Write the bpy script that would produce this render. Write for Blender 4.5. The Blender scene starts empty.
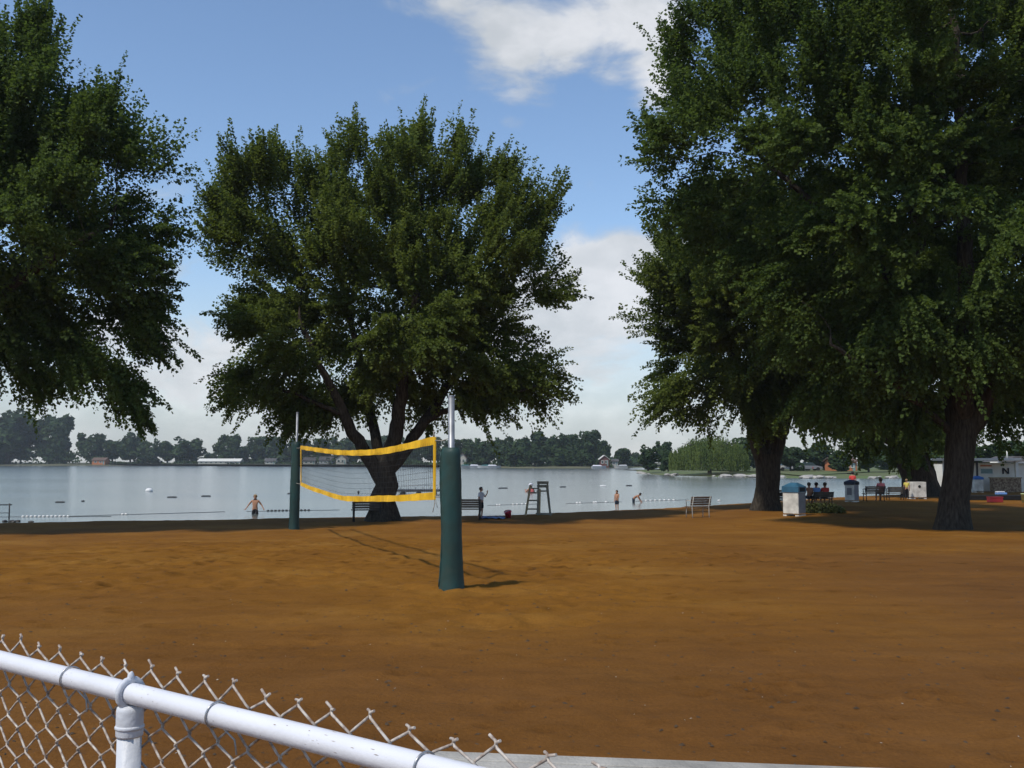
import bpy, bmesh, math, random
import numpy as np
from mathutils import Vector, Matrix

random.seed(7)
RNG = np.random.default_rng(11)
scene = bpy.context.scene
COL = scene.collection
R = math.radians

# ------------------------------------------------------------------ camera geometry
F = 1015.0                      # focal length in pixels of the 1024 px wide picture
HZ = 461.0                      # row of the horizon
PITCH = math.atan((HZ - 384.0) / F)
CAMZ = 1.7
WATER_Z = -0.7


def ray(px, py):
    """World direction of a picture point measured on the photograph (used once, to survey the place)."""
    x, y, z = (px - 512.0) / F, 1.0, -(py - 384.0) / F
    c, s = math.cos(PITCH), math.sin(PITCH)
    return Vector((x, c * y - s * z, s * y + c * z))


def at(px, py, Y):
    d = ray(px, py)
    k = Y / d.y
    return Vector((d.x * k, Y, CAMZ + d.z * k))


def level(px, py, z):
    d = ray(px, py)
    k = (z - CAMZ) / d.z
    return Vector((d.x * k, d.y * k, z))


# ------------------------------------------------------------------ numpy helpers
def _hash(ix, iy, seed):
    h = (ix.astype(np.int64) * 374761393 + iy.astype(np.int64) * 668265263 + seed * 974711) & 0xffffffff
    h = ((h ^ (h >> 13)) * 1274126177) & 0xffffffff
    return ((h ^ (h >> 16)) & 0xffff) / 65535.0


def vnoise(x, y, seed=0):
    x0, y0 = np.floor(x), np.floor(y)
    fx, fy = x - x0, y - y0
    fx = fx * fx * (3 - 2 * fx)
    fy = fy * fy * (3 - 2 * fy)
    a, b = _hash(x0, y0, seed), _hash(x0 + 1, y0, seed)
    c, d = _hash(x0, y0 + 1, seed), _hash(x0 + 1, y0 + 1, seed)
    return (a + (b - a) * fx) * (1 - fy) + (c + (d - c) * fx) * fy - 0.5


def fbm(x, y, seed=0, octaves=3):
    t, amp = 0, 1.0
    for o in range(octaves):
        t = t + vnoise(x * 2 ** o, y * 2 ** o, seed + o * 17) * amp
        amp *= 0.5
    return t


def unit(a):
    return a / np.maximum(np.linalg.norm(a, axis=-1, keepdims=True), 1e-9)


def sstep(e0, e1, x):
    t = np.clip((x - e0) / (e1 - e0), 0, 1)
    return t * t * (3 - 2 * t)


# ------------------------------------------------------------------ tagging and linking
def tag(o, label=None, cat=None, group=None, kind=None):
    if label:
        o['label'] = label
    if cat:
        o['category'] = cat
    if group:
        o['group'] = group
    if kind:
        o['kind'] = kind
    return o


def empty(name, loc, rz=0.0, label=None, cat=None, group=None):
    o = bpy.data.objects.new(name, None)
    o.empty_display_size = 0.2
    COL.objects.link(o)
    o.location = loc
    o.rotation_euler = (0, 0, rz)
    return tag(o, label, cat, group)


def link(name, mesh, parent=None, loc=None, rz=0.0):
    o = bpy.data.objects.new(name, mesh)
    COL.objects.link(o)
    if parent is not None:
        o.parent = parent
    if loc is not None:
        o.location = loc
    if rz:
        o.rotation_euler = (0, 0, rz)
    return o


KIDS = {}


def copy_tree(o, parent=None):
    c = o.copy()
    COL.objects.link(c)
    if parent is not None:
        c.parent = parent
        c.matrix_parent_inverse = o.matrix_parent_inverse
    for ch in [x for x in bpy.data.objects if x.parent == o and x != c]:
        copy_tree(ch, c)
    return c


def np_mesh(name, V, faces, mat, smooth=False, attrs=None):
    """faces: (N,k) integer array."""
    me = bpy.data.meshes.new(name)
    V = np.asarray(V, np.float32)
    faces = np.asarray(faces, np.int32)
    n, k = faces.shape
    me.vertices.add(len(V))
    me.vertices.foreach_set('co', V.ravel())
    me.loops.add(n * k)
    me.loops.foreach_set('vertex_index', faces.ravel())
    me.polygons.add(n)
    me.polygons.foreach_set('loop_start', np.arange(0, n * k, k, dtype=np.int32))
    me.polygons.foreach_set('loop_total', np.full(n, k, np.int32))
    if smooth:
        me.polygons.foreach_set('use_smooth', np.ones(n, bool))
    me.update(calc_edges=True)
    for an, av, dom in attrs or ():
        a = me.attributes.new(an, 'FLOAT', dom)
        a.data.foreach_set('value', np.asarray(av, np.float32))
    if mat:
        me.materials.append(mat)
    return me


class MB:
    """Collects boxes, tubes, lathes and prisms, and links them as one mesh."""

    def __init__(self):
        self.v, self.f, self.sm = [], [], []

    def add(self, verts, faces, smooth=False):
        b = len(self.v)
        self.v += [tuple(p) for p in verts]
        self.f += [tuple(i + b for i in f) for f in faces]
        self.sm += [smooth] * len(faces)
        return self

    def box(self, c, s, rot=None, taper=1.0):
        c = Vector(c)
        pts = []
        for dz in (-.5, .5):
            k = 1.0 if dz < 0 else taper
            for dx, dy in ((-.5, -.5), (.5, -.5), (.5, .5), (-.5, .5)):
                p = Vector((dx * s[0] * k, dy * s[1] * k, dz * s[2]))
                if rot is not None:
                    p = rot @ p
                pts.append(c + p)
        return self.add(pts, [(3, 2, 1, 0), (4, 5, 6, 7), (0, 1, 5, 4), (1, 2, 6, 5), (2, 3, 7, 6), (3, 0, 4, 7)])

    def bar(self, a, b, w, h, up=(0, 0, 1)):
        a, b = Vector(a), Vector(b)
        d = (b - a)
        L = d.length
        d.normalize()
        u = Vector(up)
        s = d.cross(u)
        if s.length < 1e-4:
            s = d.cross(Vector((0, 1, 0)))
        s.normalize()
        u = s.cross(d)
        rot = Matrix((s, d, u)).transposed()
        return self.box((a + b) / 2, (w, L, h), rot)

    def tube(self, pts, r, n=8, cap=True, smooth=True):
        pts = [Vector(p) for p in pts]
        rs = r if isinstance(r, (list, tuple)) else [r] * len(pts)
        verts, prev = [], None
        for i, p in enumerate(pts):
            t = (pts[min(i + 1, len(pts) - 1)] - pts[max(i - 1, 0)])
            if t.length < 1e-9:
                t = Vector((0, 0, 1))
            t.normalize()
            if prev is None:
                a = t.cross(Vector((0, 0, 1)))
                if a.length < 1e-3:
                    a = t.cross(Vector((0, 1, 0)))
            else:
                a = prev - t * prev.dot(t)
                if a.length < 1e-6:
                    a = t.orthogonal()
            a.normalize()
            prev = a
            b = t.cross(a)
            for k in range(n):
                q = 2 * math.pi * k / n
                verts.append(p + (a * math.cos(q) + b * math.sin(q)) * rs[i])
        faces = []
        for i in range(len(pts) - 1):
            for k in range(n):
                k2 = (k + 1) % n
                faces.append((i * n + k, i * n + k2, (i + 1) * n + k2, (i + 1) * n + k))
        self.add(verts, faces, smooth)
        if cap:
            b = len(self.v) - len(verts)
            self.f.append(tuple(b + k for k in reversed(range(n))))
            self.f.append(tuple(b + (len(pts) - 1) * n + k for k in range(n)))
            self.sm += [False, False]
        return self

    def lathe(self, prof, c=(0, 0, 0), n=16, smooth=True, squash=(1, 1)):
        c = Vector(c)
        verts, faces = [], []
        for (r, z) in prof:
            for k in range(n):
                q = 2 * math.pi * k / n
                verts.append(c + Vector((r * math.cos(q) * squash[0], r * math.sin(q) * squash[1], z)))
        for i in range(len(prof) - 1):
            for k in range(n):
                k2 = (k + 1) % n
                faces.append((i * n + k, i * n + k2, (i + 1) * n + k2, (i + 1) * n + k))
        self.add(verts, faces, smooth)
        b = len(self.v) - len(verts)
        self.f.append(tuple(b + k for k in reversed(range(n))))
        self.f.append(tuple(b + (len(prof) - 1) * n + k for k in range(n)))
        self.sm += [False, False]
        return self

    def ball(self, c, r, seg=10, rings=6, sq=(1, 1, 1)):
        c = Vector(c)
        verts = [c + Vector((0, 0, -r * sq[2]))]
        for i in range(1, rings):
            a = -math.pi / 2 + math.pi * i / rings
            for k in range(seg):
                q = 2 * math.pi * k / seg
                verts.append(c + Vector((r * math.cos(a) * math.cos(q) * sq[0], r * math.cos(a) * math.sin(q) * sq[1], r * math.sin(a) * sq[2])))
        verts.append(c + Vector((0, 0, r * sq[2])))
        faces = []
        for k in range(seg):
            faces.append((0, 1 + (k + 1) % seg, 1 + k))
        for i in range(rings - 2):
            for k in range(seg):
                a0, k2 = 1 + i * seg, (k + 1) % seg
                faces.append((a0 + k, a0 + k2, a0 + seg + k2, a0 + seg + k))
        top, a0 = len(verts) - 1, 1 + (rings - 2) * seg
        for k in range(seg):
            faces.append((a0 + k, a0 + (k + 1) % seg, top))
        return self.add(verts, faces, True)

    def prism(self, poly, y0, y1):
        """poly of (x,z), from y0 to y1."""
        n = len(poly)
        verts = [(x, y0, z) for x, z in poly] + [(x, y1, z) for x, z in poly]
        faces = [tuple(range(n)), tuple(reversed(range(n, 2 * n)))]
        for i in range(n):
            j = (i + 1) % n
            faces.append((j, i, n + i, n + j))
        return self.add(verts, faces)

    def mesh(self, name, mat):
        me = bpy.data.meshes.new(name)
        me.from_pydata([tuple(v) for v in self.v], [], self.f)
        me.polygons.foreach_set('use_smooth', self.sm)
        if mat:
            me.materials.append(mat)
        bm = bmesh.new()
        bm.from_mesh(me)
        bmesh.ops.recalc_face_normals(bm, faces=bm.faces)
        bm.to_mesh(me)
        bm.free()
        me.update()
        return me

    def build(self, name, mat, parent=None, loc=None, rz=0.0, bevel=0.0):
        o = link(name, self.mesh(name, mat), parent, loc, rz)
        if bevel:
            m = o.modifiers.new('bevel', 'BEVEL')
            m.width = bevel
            m.segments = 2
            m.limit_method = 'ANGLE'
        return o


# ------------------------------------------------------------------ materials
def nt_of(m):
    m.use_nodes = True
    t = m.node_tree
    b = t.nodes.get('Principled BSDF')
    return t, t.nodes, t.links, b


def M(name, col, rough=0.7, var=0.18, scale=6.0, bump=0.0, bscale=None, metal=0.0, dirt=None, spec=0.3):
    m = bpy.data.materials.new(name)
    t, N, L, b = nt_of(m)
    tc = N.new('ShaderNodeTexCoord')
    no = N.new('ShaderNodeTexNoise')
    no.inputs['Scale'].default_value = scale
    no.inputs['Detail'].default_value = 5
    L.new(tc.outputs['Object'], no.inputs['Vector'])
    r = N.new('ShaderNodeValToRGB')
    d = dirt or tuple(c * (1 - var) for c in col)
    r.color_ramp.elements[0].position = 0.32
    r.color_ramp.elements[1].position = 0.66
    r.color_ramp.elements[0].color = (*d, 1)
    r.color_ramp.elements[1].color = (*[min(1, c * (1 + var * 0.5)) for c in col], 1)
    L.new(no.outputs['Fac'], r.inputs['Fac'])
    L.new(r.outputs['Color'], b.inputs['Base Color'])
    b.inputs['Roughness'].default_value = rough
    b.inputs['Metallic'].default_value = metal
    b.inputs['Specular IOR Level'].default_value = spec
    if bump:
        n2 = N.new('ShaderNodeTexNoise')
        n2.inputs['Scale'].default_value = bscale or scale * 4
        n2.inputs['Detail'].default_value = 4
        L.new(tc.outputs['Object'], n2.inputs['Vector'])
        bp = N.new('ShaderNodeBump')
        bp.inputs['Strength'].default_value = bump
        bp.inputs['Distance'].default_value = 0.02
        L.new(n2.outputs['Fac'], bp.inputs['Height'])
        L.new(bp.outputs['Normal'], b.inputs['Normal'])
    return m


def leaf_mat(name, dark, light, trans=0.32):
    m = bpy.data.materials.new(name)
    t, N, L, b = nt_of(m)
    at_ = N.new('ShaderNodeAttribute')
    at_.attribute_name = 'tone'
    r = N.new('ShaderNodeValToRGB')
    r.color_ramp.elements[0].color = (*dark, 1)
    r.color_ramp.elements[1].color = (*light, 1)
    L.new(at_.outputs['Fac'], r.inputs['Fac'])
    L.new(r.outputs['Color'], b.inputs['Base Color'])
    b.inputs['Roughness'].default_value = 0.6
    b.inputs['Specular IOR Level'].default_value = 0.12
    tr = N.new('ShaderNodeBsdfTranslucent')
    mx = N.new('ShaderNodeMix')
    mx.data_type = 'RGBA'
    mx.inputs['Factor'].default_value = 0.5
    L.new(r.outputs['Color'], mx.inputs['A'])
    mx.inputs['B'].default_value = (light[0] * 1.3, light[1] * 1.4, light[2] * 0.7, 1)
    L.new(mx.outputs['Result'], tr.inputs['Color'])
    ms = N.new('ShaderNodeMixShader')
    ms.inputs['Fac'].default_value = trans
    L.new(b.outputs['BSDF'], ms.inputs[1])
    L.new(tr.outputs['BSDF'], ms.inputs[2])
    L.new(ms.outputs['Shader'], N['Material Output'].inputs['Surface'])
    return m


def bark_mat(name, c0, c1, scale=3.0):
    m = bpy.data.materials.new(name)
    t, N, L, b = nt_of(m)
    tc = N.new('ShaderNodeTexCoord')
    mp = N.new('ShaderNodeMapping')
    mp.inputs['Scale'].default_value = (scale * 3, scale * 3, scale * 0.5)
    L.new(tc.outputs['Object'], mp.inputs['Vector'])
    no = N.new('ShaderNodeTexNoise')
    no.inputs['Scale'].default_value = 2.0
    no.inputs['Detail'].default_value = 7
    no.inputs['Roughness'].default_value = 0.65
    L.new(mp.outputs['Vector'], no.inputs['Vector'])
    r = N.new('ShaderNodeValToRGB')
    r.color_ramp.elements[0].position = 0.35
    r.color_ramp.elements[1].position = 0.65
    r.color_ramp.elements[0].color = (*c0, 1)
    r.color_ramp.elements[1].color = (*c1, 1)
    L.new(no.outputs['Fac'], r.inputs['Fac'])
    L.new(r.outputs['Color'], b.inputs['Base Color'])
    b.inputs['Roughness'].default_value = 0.9
    b.inputs['Specular IOR Level'].default_value = 0.1
    bp = N.new('ShaderNodeBump')
    bp.inputs['Strength'].default_value = 0.9
    bp.inputs['Distance'].default_value = 0.05
    L.new(no.outputs['Fac'], bp.inputs['Height'])
    L.new(bp.outputs['Normal'], b.inputs['Normal'])
    return m


def sand_mat():
    m = bpy.data.materials.new('beach_sand')
    t, N, L, b = nt_of(m)
    geo = N.new('ShaderNodeNewGeometry')

    def noise(scale, detail=5, rough=0.6, vec=None, dist=0.0):
        n = N.new('ShaderNodeTexNoise')
        n.inputs['Scale'].default_value = scale
        n.inputs['Detail'].default_value = detail
        n.inputs['Roughness'].default_value = rough
        n.inputs['Distortion'].default_value = dist
        L.new(vec or geo.outputs['Position'], n.inputs['Vector'])
        return n.outputs['Fac']

    def ramp(fac, stops):
        r = N.new('ShaderNodeValToRGB')
        e = r.color_ramp.elements
        while len(e) < len(stops):
            e.new(0.5)
        for i, (p, c) in enumerate(stops):
            e[i].position = p
            e[i].color = (*c, 1)
        L.new(fac, r.inputs['Fac'])
        return r.outputs['Color']

    def mix(f, a, c, mode='MIX'):
        x = N.new('ShaderNodeMix')
        x.data_type = 'RGBA'
        x.blend_type = mode
        for s, v in (('Factor', f), ('A', a), ('B', c)):
            if isinstance(v, (int, float)):
                x.inputs[s].default_value = v
            elif isinstance(v, tuple):
                x.inputs[s].default_value = (*v, 1)
            else:
                L.new(v, x.inputs[s])
        return x.outputs['Result']

    # raked, slightly stretched grain across the court
    mp = N.new('ShaderNodeMapping')
    mp.inputs['Scale'].default_value = (0.35, 1.6, 1)
    mp.inputs['Rotation'].default_value = (0, 0, 0.15)
    L.new(geo.outputs['Position'], mp.inputs['Vector'])
    dark_sand = N.new('ShaderNodeAttribute')
    dark_sand.attribute_name = 'dark_sand'
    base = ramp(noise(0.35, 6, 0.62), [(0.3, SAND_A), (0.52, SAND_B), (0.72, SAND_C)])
    base = mix(dark_sand.outputs['Fac'], base, ramp(noise(0.5, 5), [(0.3, SAND_D), (0.7, SAND_E)]))
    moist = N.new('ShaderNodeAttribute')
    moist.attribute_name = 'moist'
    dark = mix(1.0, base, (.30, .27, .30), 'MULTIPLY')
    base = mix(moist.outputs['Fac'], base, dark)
    streak = ramp(noise(1.3, 6, 0.65, mp.outputs['Vector'], 0.6), [(0.3, (.85, .85, .85)), (0.7, (1.1, 1.1, 1.1))])
    base = mix(1.0, base, streak, 'MULTIPLY')
    fine = ramp(noise(38, 6, 0.75), [(0.28, (.72, .72, .72)), (0.72, (1.22, 1.22, 1.22))])
    base = mix(0.8, base, fine, 'MULTIPLY')
    spots = ramp(noise(7, 3, 0.5), [(0.66, (0, 0, 0)), (0.74, (1, 1, 1))])
    base = mix(spots, base, mix(0.5, base, (.07, .04, .02)))
    L.new(base, b.inputs['Base Color'])
    b.inputs['Roughness'].default_value = 0.95
    b.inputs['Specular IOR Level'].default_value = 0.08
    bp = N.new('ShaderNodeBump')
    bp.inputs['Strength'].default_value = 0.55
    bp.inputs['Distance'].default_value = 0.05
    ad = N.new('ShaderNodeMath')
    ad.operation = 'ADD'
    L.new(noise(3.2, 6, 0.7), ad.inputs[0])
    mu = N.new('ShaderNodeMath')
    mu.operation = 'MULTIPLY'
    mu.inputs[1].default_value = 0.35
    L.new(noise(25, 5, 0.7), mu.inputs[0])
    L.new(mu.outputs[0], ad.inputs[1])
    L.new(ad.outputs[0], bp.inputs['Height'])
    L.new(bp.outputs['Normal'], b.inputs['Normal'])
    return m


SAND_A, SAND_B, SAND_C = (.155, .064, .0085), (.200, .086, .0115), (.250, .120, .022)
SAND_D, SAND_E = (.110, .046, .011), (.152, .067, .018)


def water_mat():
    m = bpy.data.materials.new('lake_water')
    t, N, L, b = nt_of(m)
    geo = N.new('ShaderNodeNewGeometry')
    b.inputs['Base Color'].default_value = (.11, .12, .105, 1)
    b.inputs['Roughness'].default_value = 0.16
    b.inputs['IOR'].default_value = 1.333
    b.inputs['Specular IOR Level'].default_value = 0.5

    def noise(sx, sy, scale, detail):
        mp = N.new('ShaderNodeMapping')
        mp.inputs['Scale'].default_value = (sx, sy, 1)
        mp.inputs['Rotation'].default_value = (0, 0, 0.12)
        L.new(geo.outputs['Position'], mp.inputs['Vector'])
        n = N.new('ShaderNodeTexNoise')
        n.inputs['Scale'].default_value = scale
        n.inputs['Detail'].default_value = detail
        L.new(mp.outputs['Vector'], n.inputs['Vector'])
        return n.outputs['Fac']

    w1, w2 = noise(.7, 1.5, 1.6, 4), noise(.8, 1.3, 6.0, 3)
    calm = N.new('ShaderNodeMapRange')
    calm.inputs['From Min'].default_value = 0.38
    calm.inputs['From Max'].default_value = 0.62
    calm.inputs['To Min'].default_value = 0.06
    calm.inputs['To Max'].default_value = 0.50
    L.new(noise(.25, 1.6, .035, 4), calm.inputs['Value'])
    ad = N.new('ShaderNodeMath')
    ad.operation = 'MULTIPLY_ADD'
    L.new(w2, ad.inputs[0])
    ad.inputs[1].default_value = 0.35
    L.new(w1, ad.inputs[2])
    bp = N.new('ShaderNodeBump')
    bp.inputs['Distance'].default_value = 0.045
    L.new(calm.outputs['Result'], bp.inputs['Strength'])
    L.new(ad.outputs[0], bp.inputs['Height'])
    L.new(bp.outputs['Normal'], b.inputs['Normal'])
    return m


MAT = dict(
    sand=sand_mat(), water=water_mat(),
    bark=bark_mat('maple_bark', (.022, .018, .013), (.075, .062, .048)),
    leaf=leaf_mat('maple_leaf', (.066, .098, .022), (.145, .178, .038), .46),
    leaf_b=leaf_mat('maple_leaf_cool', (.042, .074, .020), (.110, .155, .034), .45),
    far_leaf=leaf_mat('far_leaf', (.020, .040, .016), (.056, .092, .032), 0.2),
    willow=leaf_mat('willow_leaf', (.060, .095, .025), (.135, .175, .042), 0.3),
    shrub=leaf_mat('shrub_leaf', (.03, .045, .015), (.09, .10, .035), 0.2),
    far_bark=M('far_bark', (.05, .042, .034), .9),
    grass=M('bank_grass', (.075, .11, .03), .95, .45, .15, .4, 2, dirt=(.11, .10, .05)),
    far_ground=M('far_shore_ground', (.11, .11, .06), .95, .4, .05),
    rock=M('bank_rock', (.36, .34, .31), .9, .3, 1.5, .4),
    white_paint=M('white_rail_paint', (.70, .70, .73), .4, .05, 7, .06, 90, dirt=(.665, .665, .69), spec=.45),
    post_paint=M('post_paint', (.56, .58, .62), .45, .12, 12, .15, 60, dirt=(.55, .56, .58)),
    wire=M('coated_wire', (.50, .45, .39), .5, .3, 60, 0, dirt=(.22, .15, .11), spec=.4),
    tie=M('tie_wire', (.42, .42, .42), .35, .2, 30, metal=.7),
    timber=M('weathered_timber', (.36, .34, .30), .85, .3, 3.5, .5, 40),
    pad=M('green_vinyl_pad', (.014, .046, .042), .55, .35, 5, .35, 9, dirt=(.024, .045, .036)),
    steel=M('galvanised_pipe', (.30, .31, .32), .5, .25, 8, metal=.6),
    tape=M('yellow_net_tape', (.80, .47, .014), .65, .25, 4, .25, 22, dirt=(.66, .36, .012)),
    cord=M('black_net_cord', (.03, .03, .03), .8),
    rope=M('rope', (.35, .33, .28), .9),
    iron=M('dark_bench_iron', (.03, .03, .032), .5, .2, 9, metal=.3),
    slat=M('dark_bench_slat', (.10, .085, .07), .8, .35, 5, .3, 30),
    slat_brown=M('brown_bench_slat', (.17, .12, .085), .8, .3, 5, .3, 30),
    pale_iron=M('pale_bench_iron', (.42, .40, .36), .5, .15, 9),
    bin_white=M('bin_white', (.68, .66, .60), .55, .15, 3, dirt=(.42, .40, .36)),
    bin_side=M('bin_side_grey', (.20, .19, .20), .6, .2, 3),
    bin_blue=M('bin_lid_blue', (.035, .115, .19), .45, .25, 4),
    bin_dark=M('bin_lid_dark', (.012, .02, .04), .5),
    black=M('black_opening', (.01, .01, .01), .8),
    wood_grey=M('lifeguard_timber', (.24, .22, .17), .85, .3, 6, .3, 30),
    wood_tan=M('lifeguard_ladder_timber', (.38, .30, .18), .85, .3, 6, .3, 30),
    skin=M('skin_tan', (.42, .22, .14), .6, .08, 8),
    skin_dark=M('skin_sunburnt', (.36, .17, .10), .6, .08, 8),
    hair_dark=M('hair_dark', (.02, .015, .012), .7),
    hair_blond=M('hair_blond', (.25, .16, .07), .7),
    hair_brown=M('hair_brown', (.06, .035, .02), .7),
    cloth_white=M('cloth_white', (.62, .62, .66), .9),
    cloth_black=M('cloth_black', (.018, .018, .022), .9),
    cloth_navy=M('cloth_navy', (.02, .03, .05), .9),
    cloth_red=M('cloth_red', (.55, .05, .04), .9),
    cloth_pink=M('cloth_pink', (.62, .16, .15), .9),
    cloth_blue=M('cloth_blue', (.16, .30, .60), .9),
    cloth_yellow=M('cloth_yellow', (.65, .55, .12), .9),
    cooler_red=M('cooler_red', (.30, .025, .03), .5),
    towel=M('towel_blue', (.16, .26, .48), .95, .4, 9, dirt=(.04, .06, .12)),
    red_plastic=M('red_plastic', (.60, .03, .07), .4),
    float_white=M('float_white', (.72, .72, .70), .4),
    float_dark=M('float_dark', (.05, .055, .06), .5),
    raft=M('raft_timber', (.07, .075, .08), .8, .3),
    wall_white=M('painted_block', (.74, .70, .60), .85, .12, 2),
    wall_cream=M('cream_siding', (.44, .42, .36), .85, .1, 2),
    wall_grey=M('grey_siding', (.30, .31, .32), .85, .1, 2),
    wall_red=M('red_siding', (.15, .06, .05), .85, .1, 2),
    wall_orange=M('orange_siding', (.48, .17, .07), .85, .1, 2),
    trim=M('white_trim', (.66, .65, .60), .6, .08, 4),
    roof=M('grey_shingles', (.09, .085, .085), .9, .25, 4, .4),
    roof_brown=M('brown_shingles', (.13, .085, .065), .9, .25, 4, .4),
    glass=M('window_glass', (.05, .075, .075), .12, .1, 1, spec=.6),
    panel_green=M('teal_panel', (.20, .30, .29), .5),
    sign_black=M('painted_letter', (.02, .02, .025), .7),
    stone=M('rubble_stone', (.30, .23, .15), .9, .5, 9, .5, 20, dirt=(.10, .05, .035)),
    hull=M('white_hull', (.42, .43, .43), .5),
    green_canvas=M('green_canvas', (.025, .12, .11), .8),
    car_white=M('car_white', (.62, .62, .62), .3),
    car_red=M('car_red', (.35, .04, .03), .3),
    car_grey=M('car_grey', (.22, .23, .25), .3),
    tyre=M('tyre', (.02, .02, .02), .9),
    debris=M('leaf_litter', (.07, .045, .025), .9, .4, 30),
    wet_stone=M('wet_stone', (.05, .045, .04), .5, .3, 6),
    pebble=M('pale_pebble', (.48, .44, .38), .8, .3, 30),
)

# ------------------------------------------------------------------ terrain
_sh = [(-900, 526), (-300, 525), (0, 523), (200, 520), (340, 517.5), (500, 515.5), (650, 509), (750, 503), (850, 497.5),
       (940, 493.5), (1100, 490), (1500, 486)]
_shw = [level(a, b, WATER_Z) for a, b in _sh]
SHX, SHY = np.array([p.x for p in _shw]), np.array([p.y for p in _shw])


def shore_y(x):
    return np.interp(x, SHX, SHY)


def ground_np(x, y):
    x, y = np.asarray(x, float), np.asarray(y, float)
    low = -0.42 + 0.08 * sstep(5, 25, x)
    z = low * sstep(12, 36, y)
    d = shore_y(x) - y + 0.5 * vnoise(x * .25, y * .0 + 3.3, 4)
    k = sstep(0.0, 6.0, d)
    z = np.where(d > 0, WATER_Z + (z - WATER_Z) * (0.35 * np.clip(d / 6, 0, 1) + 0.65 * k), WATER_Z + np.maximum(d * .12, -1.6))
    return z


def gz(x, y):
    return float(ground_np(np.array([x]), np.array([y]))[0])


def gp(px, py):
    """The point of the sand under a picture point."""
    d = ray(px, py)
    ks_ = np.arange(2.0, 140.0, 0.05)
    hit = np.where(CAMZ + d.z * ks_ <= ground_np(d.x * ks_, d.y * ks_))[0]
    lo = float(ks_[hit[0]]) if len(hit) else 140.0
    return Vector((d.x * lo, d.y * lo, gz(d.x * lo, d.y * lo)))


def px_size(Y):
    return Y / F


def axis(parts):
    out = [np.array([parts[0][0]])]
    for a, b, n in parts:
        out.append(np.linspace(a, b, n + 1)[1:])
    return np.concatenate(out)


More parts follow.
